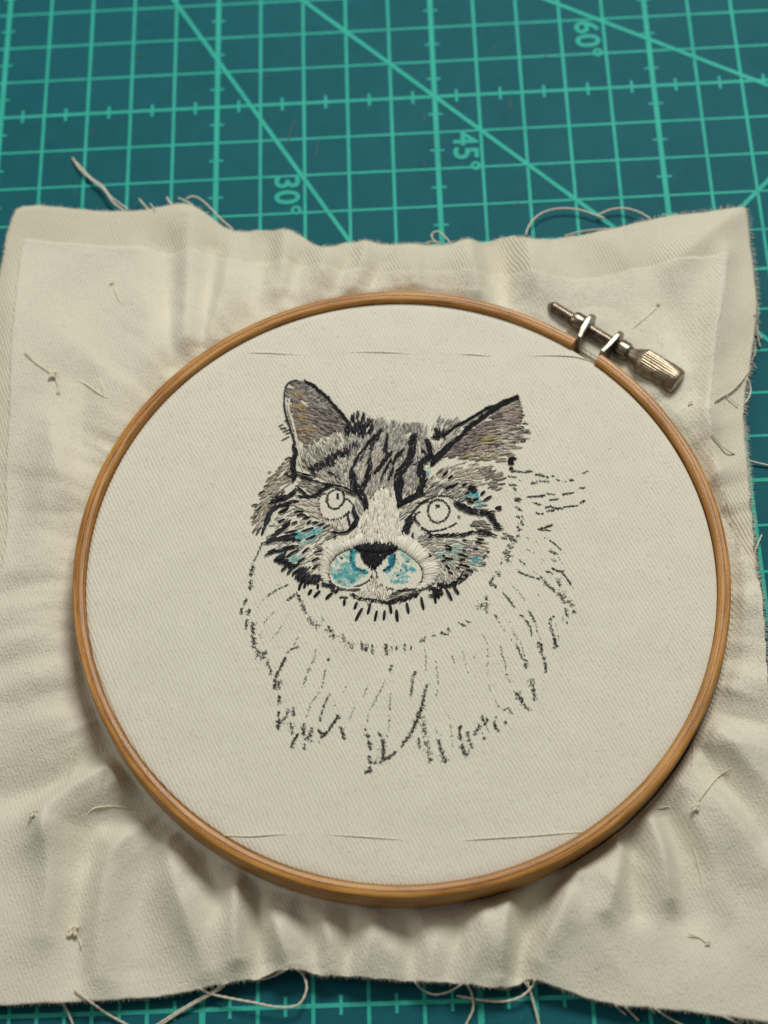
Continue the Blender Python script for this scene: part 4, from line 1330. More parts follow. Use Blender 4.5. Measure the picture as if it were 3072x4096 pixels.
# ---------------------------------------------------------------- left ear
LE = 'left_ear_stitching'
field(LE, 'G', (520, 200, 590, 150, 690, 140, 790, 200, 890, 290, 1000, 400, 1090, 500, 1190, 625, 1150, 670, 1000, 720, 880, 760, 800, 840, 730, 880, 690, 800, 640, 680, 590, 540, 560, 420, 530, 300),
      (560, 250, 1, 0.55, 700, 450, 1, 0.45, 900, 550, 1, 0.5, 700, 700, 1, 0.2, 1050, 600, 1, 0.35), MAU + LMA[:2] + GRY[:2], 34, 8.5, 1.25)
field(LE, 'G', (780, 480, 900, 420, 1010, 480, 1170, 620, 1050, 690, 880, 740, 800, 620), (900, 550, 1, 0.5), MAU[:2] + MAU[3:4] + CHA[1:2], 28, 7.5, 0.9, base=0.012)
field(LE, 'G', (560, 270, 640, 240, 720, 310, 660, 330), (600, 290, 1, 0.55), TAN, 30, 8, 1.15, base=0.016)
field(LE, 'G', (570, 400, 660, 380, 740, 430, 700, 470, 600, 450), (600, 290, 1, 0.4), TAN, 34, 8, 1.15, base=0.016)
field(LE, 'G', (590, 500, 680, 490, 780, 560, 740, 590, 640, 560), (600, 290, 1, 0.4), TAN, 34, 8, 1.15, base=0.016)
field(LE, 'G', (620, 640, 800, 640, 890, 690, 850, 710, 700, 700, 620, 680), (600, 290, 1, 0.18), TAN, 34, 8, 1.2, base=0.016)
field(LE, 'G', (620, 720, 760, 740, 790, 780, 640, 760), (600, 290, 1, 0.2), OLV + TAN, 30, 8, 1.15, base=0.016)
field(LE, 'G', (740, 170, 830, 220, 960, 370, 1080, 490, 1000, 480, 880, 400, 780, 290), (800, 250, 0.8, -0.45, 1000, 430, 1, -0.3), GRY + LGR[:2], 26, 7, 0.9, base=0.014)
field(LE, 'G', (560, 130, 700, 130, 760, 210, 700, 270, 560, 220), (600, 180, 1, 0.5), GRY + MAU + CHA[1:2], 26, 7.5, 0.7, base=0.012)
stroke(LE, 'G', (690, 140, 640, 125, 575, 130, 520, 170, 495, 240, 490, 330, 495, 420), 18, INK[:2] + CHA, 22, 6, 0.016, dens=1.1, taper=False)
stroke(LE, 'G', (490, 380, 498, 450, 520, 540, 550, 630, 575, 710, 600, 800, 605, 860), 24, BLK + CHA[:1], 26, 8, 0.018, dens=1.1, taper=False)
stroke(LE, 'G', (730, 135, 800, 180, 880, 240, 960, 310, 1030, 390, 1100, 470, 1160, 545, 1210, 610), 42, BLK, 34, 9, 0.022, dens=1.25, taper=False)
stroke(LE, 'G', (535, 350, 540, 450, 565, 540, 600, 660, 630, 790, 650, 900, 660, 1020), 34, CRM, 40, 8, 0.016, dens=1.1)
dashes(LE, 'G', (425, 630, 480, 600, 440, 650, 520, 640, 470, 690, 550, 660, 455, 785, 550, 735, 490, 570, 520, 560, 500, 710, 560, 690), OLV + CHA[1:2], 5.5, 0.006)

# ---------------------------------------------------------------- forehead
FH = 'forehead_stitching'
# pale fur under the left ear
field(FH, 'G', (690, 860, 800, 840, 900, 770, 1080, 690, 1180, 700, 1330, 760, 1260, 830, 1120, 880, 980, 950, 860, 1010, 760, 1080, 660, 1090, 660, 960),
      (750, 950, 0.45, 1, 900, 850, 0.3, 1, 1100, 780, 0.35, 1, 1250, 760, 0.6, 1), LGR + CRM, 32, 7.5, 1.15)
dashes(FH, 'G', (680, 980, 745, 1040, 690, 1010, 750, 1075, 680, 1050, 740, 1095, 870, 880, 885, 960, 930, 890, 935, 960, 985, 860, 1000, 900, 900, 800, 950, 840, 1060, 800, 1090, 840, 740, 1060, 770, 1100), OLV, 6, 0.02)
dashes(FH, 'G', (810, 770, 860, 880, 900, 780, 940, 840, 990, 760, 1030, 800), CRM, 6.5, 0.024)
# grey crown fringe
field(FH, 'H', (200, 380, 330, 400, 580, 430, 700, 470, 850, 460, 960, 470, 1040, 520, 1000, 640, 860, 640, 700, 720, 520, 640, 400, 560, 280, 520),
      (300, 450, 0.4, -1, 600, 520, 0.3, -1, 900, 540, 0.05, -1), GRY + LGR[:3], 30, 8, 1.25)
dashes(FH, 'H', (330, 450, 350, 400, 440, 450, 460, 400, 560, 460, 590, 400, 640, 500, 660, 460, 760, 500, 780, 450, 835, 500, 855, 430, 915, 500, 935, 440, 280, 430, 300, 380, 700, 500, 715, 455), OLV + GRY, 6.5, 0.012)
field(FH, 'H', (1080, 500, 1100, 440, 1160, 370, 1240, 400, 1400, 390, 1450, 440, 1300, 540, 1240, 560, 1150, 540), (1150, 450, 0.3, -1, 1350, 440, 0.8, -1), GRY + LGR, 28, 7, 0.95)
# mid forehead base
field(FH, 'H', (0, 700, 100, 640, 300, 600, 480, 560, 800, 640, 1000, 600, 1070, 760, 1100, 900, 980, 1010, 1050, 1180, 1000, 1360, 720, 1450, 620, 1420, 580, 1280, 420, 1290, 260, 1440, 150, 1500, 60, 1330, -60, 1100),
      (100, 900, -0.5, 1, 400, 800, -0.35, 1, 700, 900, -0.5, 1, 820, 1250, -0.15, 1, 300, 1300, -0.35, 1, 1000, 750, 0.3, 1, 100, 1250, 0.4, 1), LGR + GRY[:2] + GRY[3:] + BEI[:2], 32, 8.5, 1.35)
field(FH, 'H', (730, 1050, 850, 980, 890, 1100, 880, 1330, 720, 1420, 730, 1250), (800, 1200, -0.1, 1), GRY + LGR, 30, 8, 0.7, base=0.012)
field(FH, 'H', (860, 780, 930, 780, 1000, 880, 960, 980, 900, 930, 850, 850), (900, 850, 0.35, 1), CRM + LGR, 30, 8, 0.8, base=0.012)
field(FH, 'H', (90, 990, 190, 980, 200, 1080, 170, 1200, 100, 1150), (130, 1080, -0.1, 1), CRM + BEI[:2], 32, 8, 0.8, base=0.012)
field(FH, 'H', (1100, 620, 1260, 700, 1200, 880, 1120, 900, 1060, 700), (1150, 780, 0.4, 1), CRM + LGR, 34, 8, 0.9, base=0.008)
field(FH, 'H', (350, 650, 450, 640, 440, 880, 360, 1040, 290, 1000, 300, 850), (370, 850, -0.4, 1), BEI + LGR, 34, 8, 0.7, base=0.012)
# fur above the left eye
field(FH, 'G', (900, 1060, 1100, 960, 1260, 880, 1270, 960, 1210, 1100, 1230, 1260, 1150, 1270, 1000, 1230, 850, 1190, 780, 1140), (950, 1150, 0.6, 0.6, 1150, 1050, 0.1, 1, 1220, 950, -0.3, 1), LGR + BEI[:2] + CRM[:2] + GRY[:2], 34, 7.5, 1.2)
dashes(FH, 'G', (1170, 1020, 1180, 1080, 1200, 1000, 1210, 1090, 1235, 990, 1225, 1070, 1265, 950, 1240, 1020, 1120, 1110, 1140, 1180, 980, 1210, 1010, 1250, 1060, 1190, 1100, 1250), CRM, 6.5, 0.022)
# black tufts and stripes
field(FH, 'G', (1190, 590, 1240, 500, 1300, 480, 1380, 510, 1440, 580, 1480, 650, 1430, 740, 1340, 740, 1250, 690, 1170, 740, 1160, 680), (1250, 560, -0.1, -1, 1400, 620, 0.35, -1), BLK + CHA, 30, 9, 1.15, base=0.016)
field(FH, 'G', (1300, 600, 1440, 600, 1480, 680, 1360, 740), (1400, 650, 0.4, -1), CHA, 26, 8, 0.5, base=0.024)
dashes(FH, 'G', (1290, 540, 1300, 480, 1340, 550, 1370, 480, 1240, 560, 1245, 510, 1400, 590, 1440, 540, 1165, 690, 1160, 650, 1200, 760, 1190, 700), CHA + BLK, 7.5, 0.02)
stroke(FH, 'G', (1550, 680, 1470, 760, 1400, 840, 1330, 930, 1280, 1020, 1230, 1120, 1215, 1200), 36, BLK, 34, 8.5, 0.022, dens=1.2)
stroke(FH, 'G', (1510, 760, 1460, 880, 1440, 960), 22, BLK + CHA, 30, 8, 0.02)
stroke(FH, 'G', (1550, 700, 1500, 780, 1440, 860), 40, CHA, 28, 8, 0.02)
stroke(FH, 'G', (1390, 900, 1360, 950, 1340, 1000), 24, CHA, 24, 7, 0.018, dens=0.7)
stroke(FH, 'G', (1310, 820, 1260, 850, 1210, 850), 60, CHA, 30, 8, 0.018, ang=1.2, dens=0.8)
stroke(FH, 'G', (1210, 900, 1120, 920, 1030, 970, 960, 1020), 74, CHA + BLK, 32, 8.5, 0.02, ang=1.35, dens=0.85, taper=False)
stroke(FH, 'G', (1040, 1040, 930, 1050, 850, 1090, 780, 1110), 62, BLK + CHA, 34, 8.5, 0.022, ang=-0.9, dens=0.85, taper=False)
dashes(FH, 'G', (750, 1080, 860, 1130, 780, 1130, 850, 1170, 960, 1130, 1060, 1180, 1030, 1170, 1110, 1230), BLK + CHA, 8, 0.022)
stroke(FH, 'G', (1250, 1140, 1260, 1220, 1290, 1300, 1340, 1380, 1380, 1470, 1395, 1530), 78, BLK + CHA[:1], 34, 9, 0.024, dens=1.15)
stroke(FH, 'G', (1430, 1010, 1430, 1120, 1390, 1230, 1360, 1320), 64, BLK, 36, 9, 0.022, dens=1.1)
stroke(FH, 'G', (1245, 1120, 1240, 1200, 1235, 1290), 34, BLK + CHA, 30, 8, 0.02)
stroke(FH, 'H', (495, 610, 480, 720, 470, 810, 500, 870, 460, 950, 400, 1030, 330, 1100), 54, BLK, 36, 9, 0.022, dens=1.15)
stroke(FH, 'H', (560, 830, 500, 890, 450, 930), 50, BLK + CHA[:1], 30, 9, 0.022)
stroke(FH, 'H', (710, 800, 630, 880, 580, 960, 570, 1060, 510, 1190), 44, BLK, 34, 8.5, 0.022, dens=1.1)
stroke(FH, 'H', (540, 940, 480, 1050, 440, 1140, 410, 1210), 36, BLK, 32, 8.5, 0.022)
stroke(FH, 'H', (855, 610, 830, 720, 820, 830, 800, 930, 720, 1030, 650, 1130, 640, 1250, 640, 1370, 650, 1450), 108, BLK, 38, 9.5, 0.024, dens=1.15)
stroke(FH, 'H', (640, 1130, 670, 1250, 660, 1380), 80, BLK, 34, 9.5, 0.026, dens=0.8)
stroke(FH, 'H', (1020, 680, 1050, 780, 1060, 880, 970, 960, 920, 1060, 940, 1160, 960, 1260, 920, 1360, 840, 1430, 740, 1480, 640, 1540), 82, BLK, 36, 9.5, 0.024, dens=1.15)
stroke(FH, 'H', (930, 1060, 970, 1180, 950, 1300), 90, BLK, 34, 9.5, 0.026, dens=0.8)
stroke(FH, 'H', (950, 730, 970, 830, 1020, 860), 26, BLK + CHA, 28, 7.5, 0.02)
stroke(FH, 'H', (900, 900, 890, 980, 830, 1010), 26, BLK + CHA, 28, 7.5, 0.02)
stroke(FH, 'H', (830, 1420, 900, 1400, 1000, 1390), 46, CHA + BLK, 28, 8, 0.022, dens=0.8)
field(FH, 'H', (1080, 560, 1160, 530, 1240, 560, 1290, 560, 1240, 680, 1140, 660, 1090, 610), (1150, 600, 0.2, 1), BLK + CHA, 28, 9, 1.1, base=0.018)

field(FH, 'H', (0, 700, 200, 560, 480, 540, 800, 620, 1000, 640, 1060, 900, 1000, 1360, 720, 1400, 420, 1290, 150, 1450, 0, 1200),
      (100, 900, -0.5, 1, 400, 800, -0.35, 1, 700, 900, -0.5, 1, 820, 1250, -0.15, 1, 1000, 750, 0.3, 1), LGR + GRY, 28, 5.0, 0.09, base=0.034)
field(FH, 'G', (700, 900, 1000, 780, 1300, 760, 1400, 900, 1250, 1200, 900, 1180, 720, 1080), (900, 950, 0.35, 1, 1200, 950, -0.2, 1), GRY + LGR + OLV, 30, 5.5, 0.22, base=0.03)
# ---------------------------------------------------------------- right ear
RE = 'right_ear_stitching'
field(RE, 'B', (1300, 265, 1350, 235, 1380, 330, 1385, 440, 1280, 520, 1190, 600, 1180, 680, 900, 790, 700, 790, 640, 780, 760, 660, 900, 540, 1040, 430, 1180, 330),
      (1250, 350, 1, -0.25, 1000, 550, 1, -0.28, 800, 700, 1, -0.2, 1300, 450, 1, 0.0), MAU + LMA[:1], 34, 8.5, 1.25)
field(RE, 'B', (1180, 330, 1340, 260, 1385, 420, 1200, 460), (1250, 350, 1, -0.2), LMA, 34, 7.5, 0.75, base=0.012)
field(RE, 'B', (860, 560, 1040, 440, 1100, 480, 1000, 590, 900, 700, 720, 740, 760, 680), (900, 600, 1, -0.25), MAU[:2] + MAU[3:4] + MAU[3:4], 30, 7.5, 0.7, base=0.014)
field(RE, 'B', (1180, 480, 1300, 480, 1330, 640, 1260, 720, 1150, 740, 1160, 640), (1250, 600, 1, 0.05), CRM + LGR, 36, 7.5, 1.0, base=0.012)
field(RE, 'B', (860, 760, 1180, 680, 1300, 740, 1200, 800, 900, 810), (1000, 760, 1, -0.12), CRM + BEI, 36, 7.5, 0.9, base=0.012)
for q in ((1080, 510, 1230, 490), (1000, 600, 1150, 590), (1010, 660, 1200, 650), (850, 785, 940, 775), (1010, 795, 1160, 770), (1020, 625, 1180, 615)):
    stroke(RE, 'B', q, 26, YEL, 36, 7.5, 0.02, dens=0.7)
field(RE, 'B', (1260, 500, 1420, 480, 1440, 620, 1300, 640), (1350, 550, 1, 0.1), MAU + LMA + CHA[1:2], 30, 6.5, 0.55, base=0.014)
dashes(RE, 'B', (1225, 750, 1310, 745, 1140, 825, 1250, 820, 1290, 690, 1400, 690, 1250, 770, 1330, 760), LMA + BEI[2:3], 6, 0.014)
stroke(RE, 'B', (1330, 222, 1230, 268, 1100, 350, 1000, 420, 880, 510, 800, 590, 720, 660, 640, 740, 570, 800, 545, 845), 44, BLK, 36, 9, 0.024, dens=1.25, taper=False)
stroke(RE, 'B', (720, 660, 640, 740, 570, 800, 545, 840), 66, BLK, 32, 9.5, 0.026)
stroke(RE, 'B', (1330, 222, 1230, 250, 1130, 300, 1050, 330, 960, 385, 880, 430, 790, 480, 720, 525, 650, 575, 560, 600), 28, BLK, 34, 8.5, 0.024, dens=1.2, taper=False)
field(RE, 'B', (1150, 310, 1060, 345, 880, 455, 730, 550, 640, 640, 560, 760, 620, 740, 780, 590, 980, 430, 1090, 350), (900, 470, 1, -0.75, 640, 660, 0.8, -1), LGR + CRM[:2] + OLV[:1], 36, 7.5, 1.1, base=0.012)
dashes(RE, 'B', (1260, 800, 1345, 795, 1255, 820, 1320, 805, 1262, 846, 1322, 842, 1258, 832, 1300, 830, 1268, 893, 1312, 887), BLK, 10, 0.016)

# ---------------------------------------------------------------- left cheek
LC = 'left_cheek_stitching'
field(LC, 'A', (620, 910, 640, 1100, 580, 1200, 470, 1310, 400, 1430, 330, 1580, 270, 1640, 265, 1540, 290, 1380, 350, 1250, 420, 1110, 520, 1000),
      (560, 1000, -0.8, 0.55, 400, 1250, -0.9, 0.5, 310, 1500, -0.6, 0.75), BEI + LGR[:2] + OLV[:1], 32, 6.5, 0.85)
dashes(LC, 'A', (605, 905, 565, 925, 570, 950, 535, 970, 545, 985, 500, 1005, 480, 1060, 440, 1090, 440, 1040, 405, 1045, 460, 1085, 400, 1110, 420, 1155, 365, 1180, 430, 1165, 380, 1185, 380, 1220, 320, 1245, 360, 1325, 330, 1340,
                  310, 1345, 250, 1360, 350, 1360, 300, 1420, 300, 1450, 240, 1475, 320, 1430, 260, 1510, 310, 1480, 270, 1530, 340, 1260, 315, 1250, 500, 1100, 460, 1130, 520, 1060, 480, 1080, 300, 1570, 260, 1625, 330, 1590, 290, 1640, 350, 1560, 300, 1600), OLV + CHA[:2] + OLV, 6, 0.014)
stroke(LC, 'A', (655, 800, 668, 870, 650, 940, 650, 1010, 660, 1070, 655, 1120), 62, BLK + CHA[:1], 30, 8.5, 0.022, ang=0.15, dens=1.1)
dashes(LC, 'A', (600, 900, 650, 930, 610, 940, 640, 960, 610, 1010, 650, 1040, 580, 1070, 640, 1095, 600, 1050, 560, 1070), BLK + CHA, 7.5, 0.022)
stroke(LC, 'A', (700, 1050, 800, 1075, 840, 1085), 22, CHA + BLK, 30, 7.5, 0.02)
stroke(LC, 'A', (735, 1105, 830, 1125, 920, 1150, 1000, 1165, 1090, 1180, 1160, 1205, 1220, 1240), 26, BLK + CHA, 30, 8, 0.022, dens=0.8, taper=False)
stroke(LC, 'A', (690, 1070, 760, 1095, 820, 1110), 30, CHA, 28, 7, 0.018, dens=0.8)
field(LC, 'A', (680, 1130, 860, 1140, 960, 1170, 900, 1220, 830, 1260, 760, 1220), (800, 1180, 1, 0.35), OLV + LGR[:3], 28, 7, 0.95)
stroke(LC, 'A', (690, 1190, 740, 1240, 800, 1275, 860, 1260, 900, 1225, 950, 1190, 1010, 1170), 44, BLK + CHA, 30, 8.5, 0.022, ang=0.2, dens=0.85)
stroke(LC, 'A', (700, 1270, 780, 1285, 850, 1275), 44, BLK + CHA, 30, 8.5, 0.022)
# dark patch beside the eye
stroke(LC, 'I', (600, 60, 540, 100, 470, 130, 380, 170, 290, 190), 84, CHA + BLK, 36, 8.5, 0.02, dens=1.0, ang=0.1)
stroke(LC, 'I', (620, 190, 520, 210, 420, 240, 380, 260), 56, BLK + CHA, 34, 8.5, 0.022, dens=1.0)
stroke(LC, 'I', (500, 280, 440, 320, 400, 330), 52, BLK + CHA, 30, 8.5, 0.022)
stroke(LC, 'I', (440, 90, 380, 130, 310, 150), 30, CHA, 28, 7, 0.018, dens=0.7)
stroke(LC, 'I', (370, 240, 290, 320, 240, 420, 200, 520, 175, 590), 74, CHA, 40, 8, 0.02, dens=0.9)
stroke(LC, 'I', (340, 280, 250, 350), 40, CHA[1:] + GRY[2:3], 36, 7, 0.024, dens=0.6)
stroke(LC, 'I', (510, 480, 440, 550, 360, 600, 300, 650), 66, CHA, 38, 8, 0.02, dens=0.95)
stroke(LC, 'I', (500, 660, 400, 680, 300, 700, 220, 740), 72, CHA, 38, 8, 0.02, dens=0.95)
dashes(LC, 'I', (580, 335, 715, 320, 620, 385, 710, 355, 700, 420, 800, 395, 690, 360, 760, 390, 370, 470, 470, 425, 550, 490, 635, 455, 420, 520, 490, 480, 750, 490, 810, 440, 820, 480, 905, 465, 470, 615, 625, 570, 690, 590, 850, 535,
                  740, 700, 880, 635, 640, 620, 540, 640, 480, 725, 590, 665, 560, 720, 620, 690, 690, 885, 790, 800, 625, 1000, 735, 940, 560, 1080, 665, 1010, 480, 930, 660, 830, 850, 875, 960, 835, 820, 985, 920, 935, 820, 1095, 900, 1030,
                  900, 520, 980, 480, 960, 555, 1060, 500, 530, 700, 600, 660, 440, 720, 520, 700, 620, 700, 670, 720), CHA + BLK + BLK, 8.5, 0.018)
stroke(LC, 'I', (600, 790, 500, 810, 400, 830, 300, 850, 240, 880), 62, BLK + CHA, 40, 8.5, 0.02, dens=0.95)
stroke(LC, 'I', (480, 870, 420, 930, 350, 970), 76, BLK + CHA, 34, 8.5, 0.022, ang=0.15, dens=1.0)
stroke(LC, 'I', (380, 920, 450, 980, 500, 1030, 560, 1080), 76, BLK + CHA, 32, 8.5, 0.022, ang=1.2, dens=0.85, taper=False)
dashes(LC, 'I', (410, 1115, 520, 1010, 490, 1160, 580, 1060, 560, 1180, 600, 1110, 330, 970, 400, 930), BLK + CHA, 9, 0.022)
stroke(LC, 'I', (600, 1110, 680, 1130, 760, 1130), 110, CHA + BLK, 36, 8.5, 0.02, ang=1.1, dens=1.0, taper=False)
stroke(LC, 'I', (620, 1180, 720, 1210, 820, 1220, 930, 1240), 90, BLK + CHA, 34, 8.5, 0.022, ang=1.35, dens=1.05, taper=False)
stroke(LC, 'I', (740, 1190, 840, 1195, 930, 1190), 26, BLK, 24, 7, 0.024, ang=1.2)
stroke(LC, 'I', (960, 1280, 1040, 1300, 1100, 1350, 1160, 1375), 64, INK + CHA + BLK, 22, 6.5, 0.014, jit=0.9, dens=0.85)
# cream fur of the cheek
field(LC, 'I', (610, 200, 740, 150, 880, 170, 900, 260, 940, 350, 900, 430, 860, 400, 740, 310, 640, 270), (700, 220, 1, 0.15, 850, 250, 1, 0.1, 830, 340, 0.8, 0.7), IVO + LGR[:1] + CRM, 30, 7, 1.1, base=0.008)
field(LC, 'I', (480, 200, 640, 180, 740, 270, 660, 320, 500, 260), (600, 240, 1, 0.2), LGR + OLV[:2], 32, 6.5, 0.75)
field(LC, 'I', (900, 420, 1000, 440, 1150, 450, 1260, 430, 1280, 570, 1160, 560, 1080, 500, 920, 480), (950, 450, 0.3, 1, 1100, 480, 0.1, 1, 1230, 500, 0.15, 1), IVO + BEI[:2], 24, 6.5, 1.0, base=0.01)
field(LC, 'I', (960, 500, 1180, 520, 1280, 590, 1160, 640, 1000, 700, 960, 760, 880, 680, 1000, 600), (1050, 560, 0.9, -0.35, 950, 700, 0.6, -0.6), BEI + GRY[:2] + LGR, 30, 6.5, 0.8)
dashes(LC, 'I', (1080, 600, 1190, 610, 1090, 590, 1150, 625, 1110, 670, 1150, 650, 1180, 615, 1280, 605, 1250, 615, 1330, 580), BLK, 8.5, 0.022)
stroke(LC, 'I', (1370, 300, 1400, 370, 1420, 430, 1390, 490, 1320, 560), 80, BLK + CHA, 32, 8.5, 0.022, dens=1.05)
stroke(LC, 'I', (1290, 350, 1300, 400, 1310, 480), 44, CHA, 30, 7.5, 0.018, dens=0.9)
stroke(LC, 'I', (1260, 60, 1330, 80, 1400, 110), 30, BLK + CHA, 24, 7.5, 0.018, dens=0.8)
stroke(LC, 'I', (1370, 240, 1390, 300), 30, BLK + CHA, 26, 7.5, 0.02)
field(LC, 'I', (1400, 120, 1440, 110, 1520, 260, 1500, 360, 1440, 320, 1420, 220), (1450, 230, 0.35, 1), LGR + BEI[:2], 32, 7.5, 1.1)
field(LC, 'I', (280, 480, 360, 380, 580, 280, 700, 330, 880, 430, 1000, 600, 900, 820, 820, 1150, 620, 1080, 500, 950, 300, 800, 240, 700), (400, 500, -0.9, 0.45, 700, 800, -0.8, 0.6), LGR + BEI[1:2] + CRM, 30, 6, 0.28, base=0.0)

# ---------------------------------------------------------------- right cheek and eye
RC_ = 'right_cheek_stitching'
field(RC_, 'J', (340, 200, 520, 60, 760, 0, 960, 20, 960, 120, 1040, 260, 900, 300, 700, 220, 480, 320, 400, 330), (500, 150, 0.7, -0.7, 750, 120, 1, -0.3, 950, 220, 1, -0.1), CRM + BEI + LGR[1:2], 30, 6.5, 0.75, base=0.0)
field(RC_, 'J', (330, 330, 480, 250, 720, 220, 860, 300, 800, 400, 760, 470, 640, 430, 480, 390, 330, 420), (450, 300, 0.8, -0.55, 700, 330, 0.8, -0.5), LGR + GRY[:2] + OLV[1:2], 30, 6.5, 0.95)
dashes(RC_, 'J', (370, 210, 410, 160, 450, 130, 535, 70, 430, 150, 520, 95, 360, 310, 420, 270, 470, 300, 520, 280, 390, 270, 470, 230), OLV + GRY[2:3], 6, 0.012)
field(RC_, 'J', (930, 80, 1050, 20, 1180, 110, 1250, 200, 1260, 270, 1200, 350, 1120, 330, 1060, 230, 1000, 140), (1100, 180, 1, -0.35), GRY[:2] + BEI[2:3] + LMA[:2] + LGR[:1] + OLV[:1], 28, 7, 0.95)
dashes(RC_, 'J', (515, 175, 580, 105, 575, 205, 640, 165, 745, 295, 815, 255, 805, 330, 920, 295, 835, 345, 935, 330, 820, 305, 880, 290, 970, 400, 1028, 348, 1005, 470, 1108, 408, 1145, 555, 1225, 535, 1160, 560, 1228, 575, 545, 335, 620, 290, 610, 320, 700, 250, 590, 310, 690, 265,
                  860, 370, 935, 340, 780, 390, 840, 360, 790, 440, 860, 450, 810, 480, 890, 490, 870, 460, 950, 440), BLK + BLK + CHA, 9.5, 0.018)
stroke(RC_, 'J', (670, 490, 740, 520, 820, 555, 890, 590, 940, 620), 74, BLK + CHA, 32, 8.5, 0.022, ang=-0.12, dens=0.8)
stroke(RC_, 'J', (690, 540, 780, 580, 860, 610), 40, BLK + CHA, 32, 8, 0.022)
stroke(RC_, 'J', (980, 600, 1060, 620, 1120, 690, 1160, 760, 1195, 815), 74, BLK + CHA, 28, 9, 0.022, ang=0.7, dens=0.8)
stroke(RC_, 'J', (1000, 610, 1130, 600), 22, BLK, 26, 8, 0.024)
stroke(RC_, 'J', (960, 830, 1040, 845, 1150, 880), 44, BLK + CHA, 30, 8.5, 0.022, ang=0.2, dens=0.75)
stroke(RC_, 'J', (970, 880, 1060, 880), 26, BLK + CHA, 30, 8, 0.02)
field(RC_, 'J', (850, 740, 960, 690, 1040, 720, 1110, 800, 960, 830, 900, 850), (950, 760, 1, 0.2), GRY[:3] + MAU[2:3] + LMA[2:3] + GRY[2:3], 30, 7, 1.25)
field(RC_, 'J', (860, 420, 1000, 450, 1060, 580, 980, 590, 880, 540), (950, 520, 1, 0.05), LGR + BEI[:1] + TEL[:1], 30, 6.5, 0.8)
stroke(RC_, 'J', (330, 830, 400, 880, 490, 890, 580, 885, 680, 885, 760, 875, 850, 850, 890, 850), 42, BLK + CHA, 30, 8.5, 0.022, ang=0.42, dens=0.62, taper=False)
stroke(RC_, 'J', (230, 500, 290, 480, 330, 470), 22, BLK + CHA, 24, 7.5, 0.018)
stroke(RC_, 'J', (300, 460, 210, 540, 150, 620, 90, 690), 22, BLK + CHA, 22, 7, 0.016, dens=0.7)
stroke(RC_, 'J', (130, 660, 90, 740, 80, 820, 60, 860), 96, BLK + CHA, 34, 9, 0.022, ang=-0.5, dens=1.1)
stroke(RC_, 'J', (180, 640, 190, 700, 230, 750), 26, BLK, 26, 7.5, 0.02)
dashes(RC_, 'J', (160, 930, 150, 860, 140, 910, 165, 850, 250, 800, 285, 795, 340, 910, 380, 900), BLK + CHA, 7.5, 0.02)
field(RC_, 'J', (0, 520, 160, 470, 230, 480, 140, 600, 20, 700, 0, 640), (80, 580, 0.8, -0.6), LGR + CRM + BEI[:1], 32, 7, 1.0)
field(RC_, 'J', (180, 920, 320, 870, 560, 930, 800, 930, 1020, 900, 1080, 1060, 1000, 1240, 880, 1300, 780, 1400, 640, 1480, 480, 1500, 440, 1420, 480, 1280, 400, 1150, 300, 1060, 200, 990),
      (350, 950, 0.9, -0.3, 700, 1050, 1, 0.15, 650, 1350, 0.4, 1, 900, 1100, 1, 0.2, 800, 1300, 1, 0.3), LGR + LGR[3:] + BEI[3:4] + CRM + LGR[4:], 28, 6.0, 0.50)
field(RC_, 'J', (790, 1060, 960, 1060, 1000, 1130, 860, 1150), (850, 1100, 1, 0.2), LMA + GRY[:1], 26, 6.5, 0.8, base=0.008)
field(RC_, 'J', (180, 900, 330, 860, 420, 940, 340, 1030, 240, 990), (280, 930, 1, -0.45), OLV[1:2] + LGR + GRY[:1], 32, 6.5, 0.8)
field(RC_, 'J', (500, 1200, 640, 1200, 700, 1380, 640, 1450, 520, 1480, 480, 1350), (560, 1350, 0.35, 1), GRY[3:4] + LGR + CRM[:2], 30, 6.2, 0.5, base=0.006)
dashes(RC_, 'J', (535, 1005, 625, 1030, 545, 1050, 630, 1050, 600, 1080, 620, 1030, 510, 1120, 545, 1140, 530, 1160, 645, 1180, 495, 1195, 555, 1195, 545, 1170, 570, 1150, 750, 1070, 800, 1072, 695, 1108, 830, 1145, 710, 1185, 790, 1175, 705, 1235, 850, 1272, 670, 1270, 725, 1285,
                  545, 1240, 605, 1300, 575, 1320, 640, 1360, 790, 1300, 885, 1325, 760, 1360, 830, 1370, 690, 1400, 775, 1415, 750, 940, 800, 955, 930, 930, 1015, 940, 905, 965, 990, 985, 325, 1085, 400, 1165, 850, 1310, 880, 1330, 780, 1345, 800, 1395, 880, 1040, 945, 1060, 610, 1460, 700, 1450), BLK + BLK + CHA, 9, 0.018)
dashes(RC_, 'J', (980, 1235, 1040, 1230, 1000, 1130, 1050, 1120, 1040, 1080, 1085, 1078, 1000, 1160, 1030, 1140), OLV + CHA[1:2], 7, 0.012)
dashes(RC_, 'J', (1230, 850, 1330, 880, 1215, 900, 1300, 920, 1250, 870, 1380, 900, 1230, 920, 1290, 880), LMA, 6.5, 0.008)
stroke(RC_, 'J', (460, 1480, 560, 1490, 640, 1470, 700, 1440), 46, BLK + CHA, 26, 8.5, 0.02, jit=0.7, dens=0.9)
stroke(RC_, 'J', (340, 1530, 420, 1530, 500, 1560, 450, 1590, 370, 1610), 50, BLK + INK, 26, 8.5, 0.018, jit=0.8, dens=0.85)
dashes(RC_, 'J', (780, 1300, 690, 1440, 820, 1380, 700, 1470), CHA, 6, 0.01)

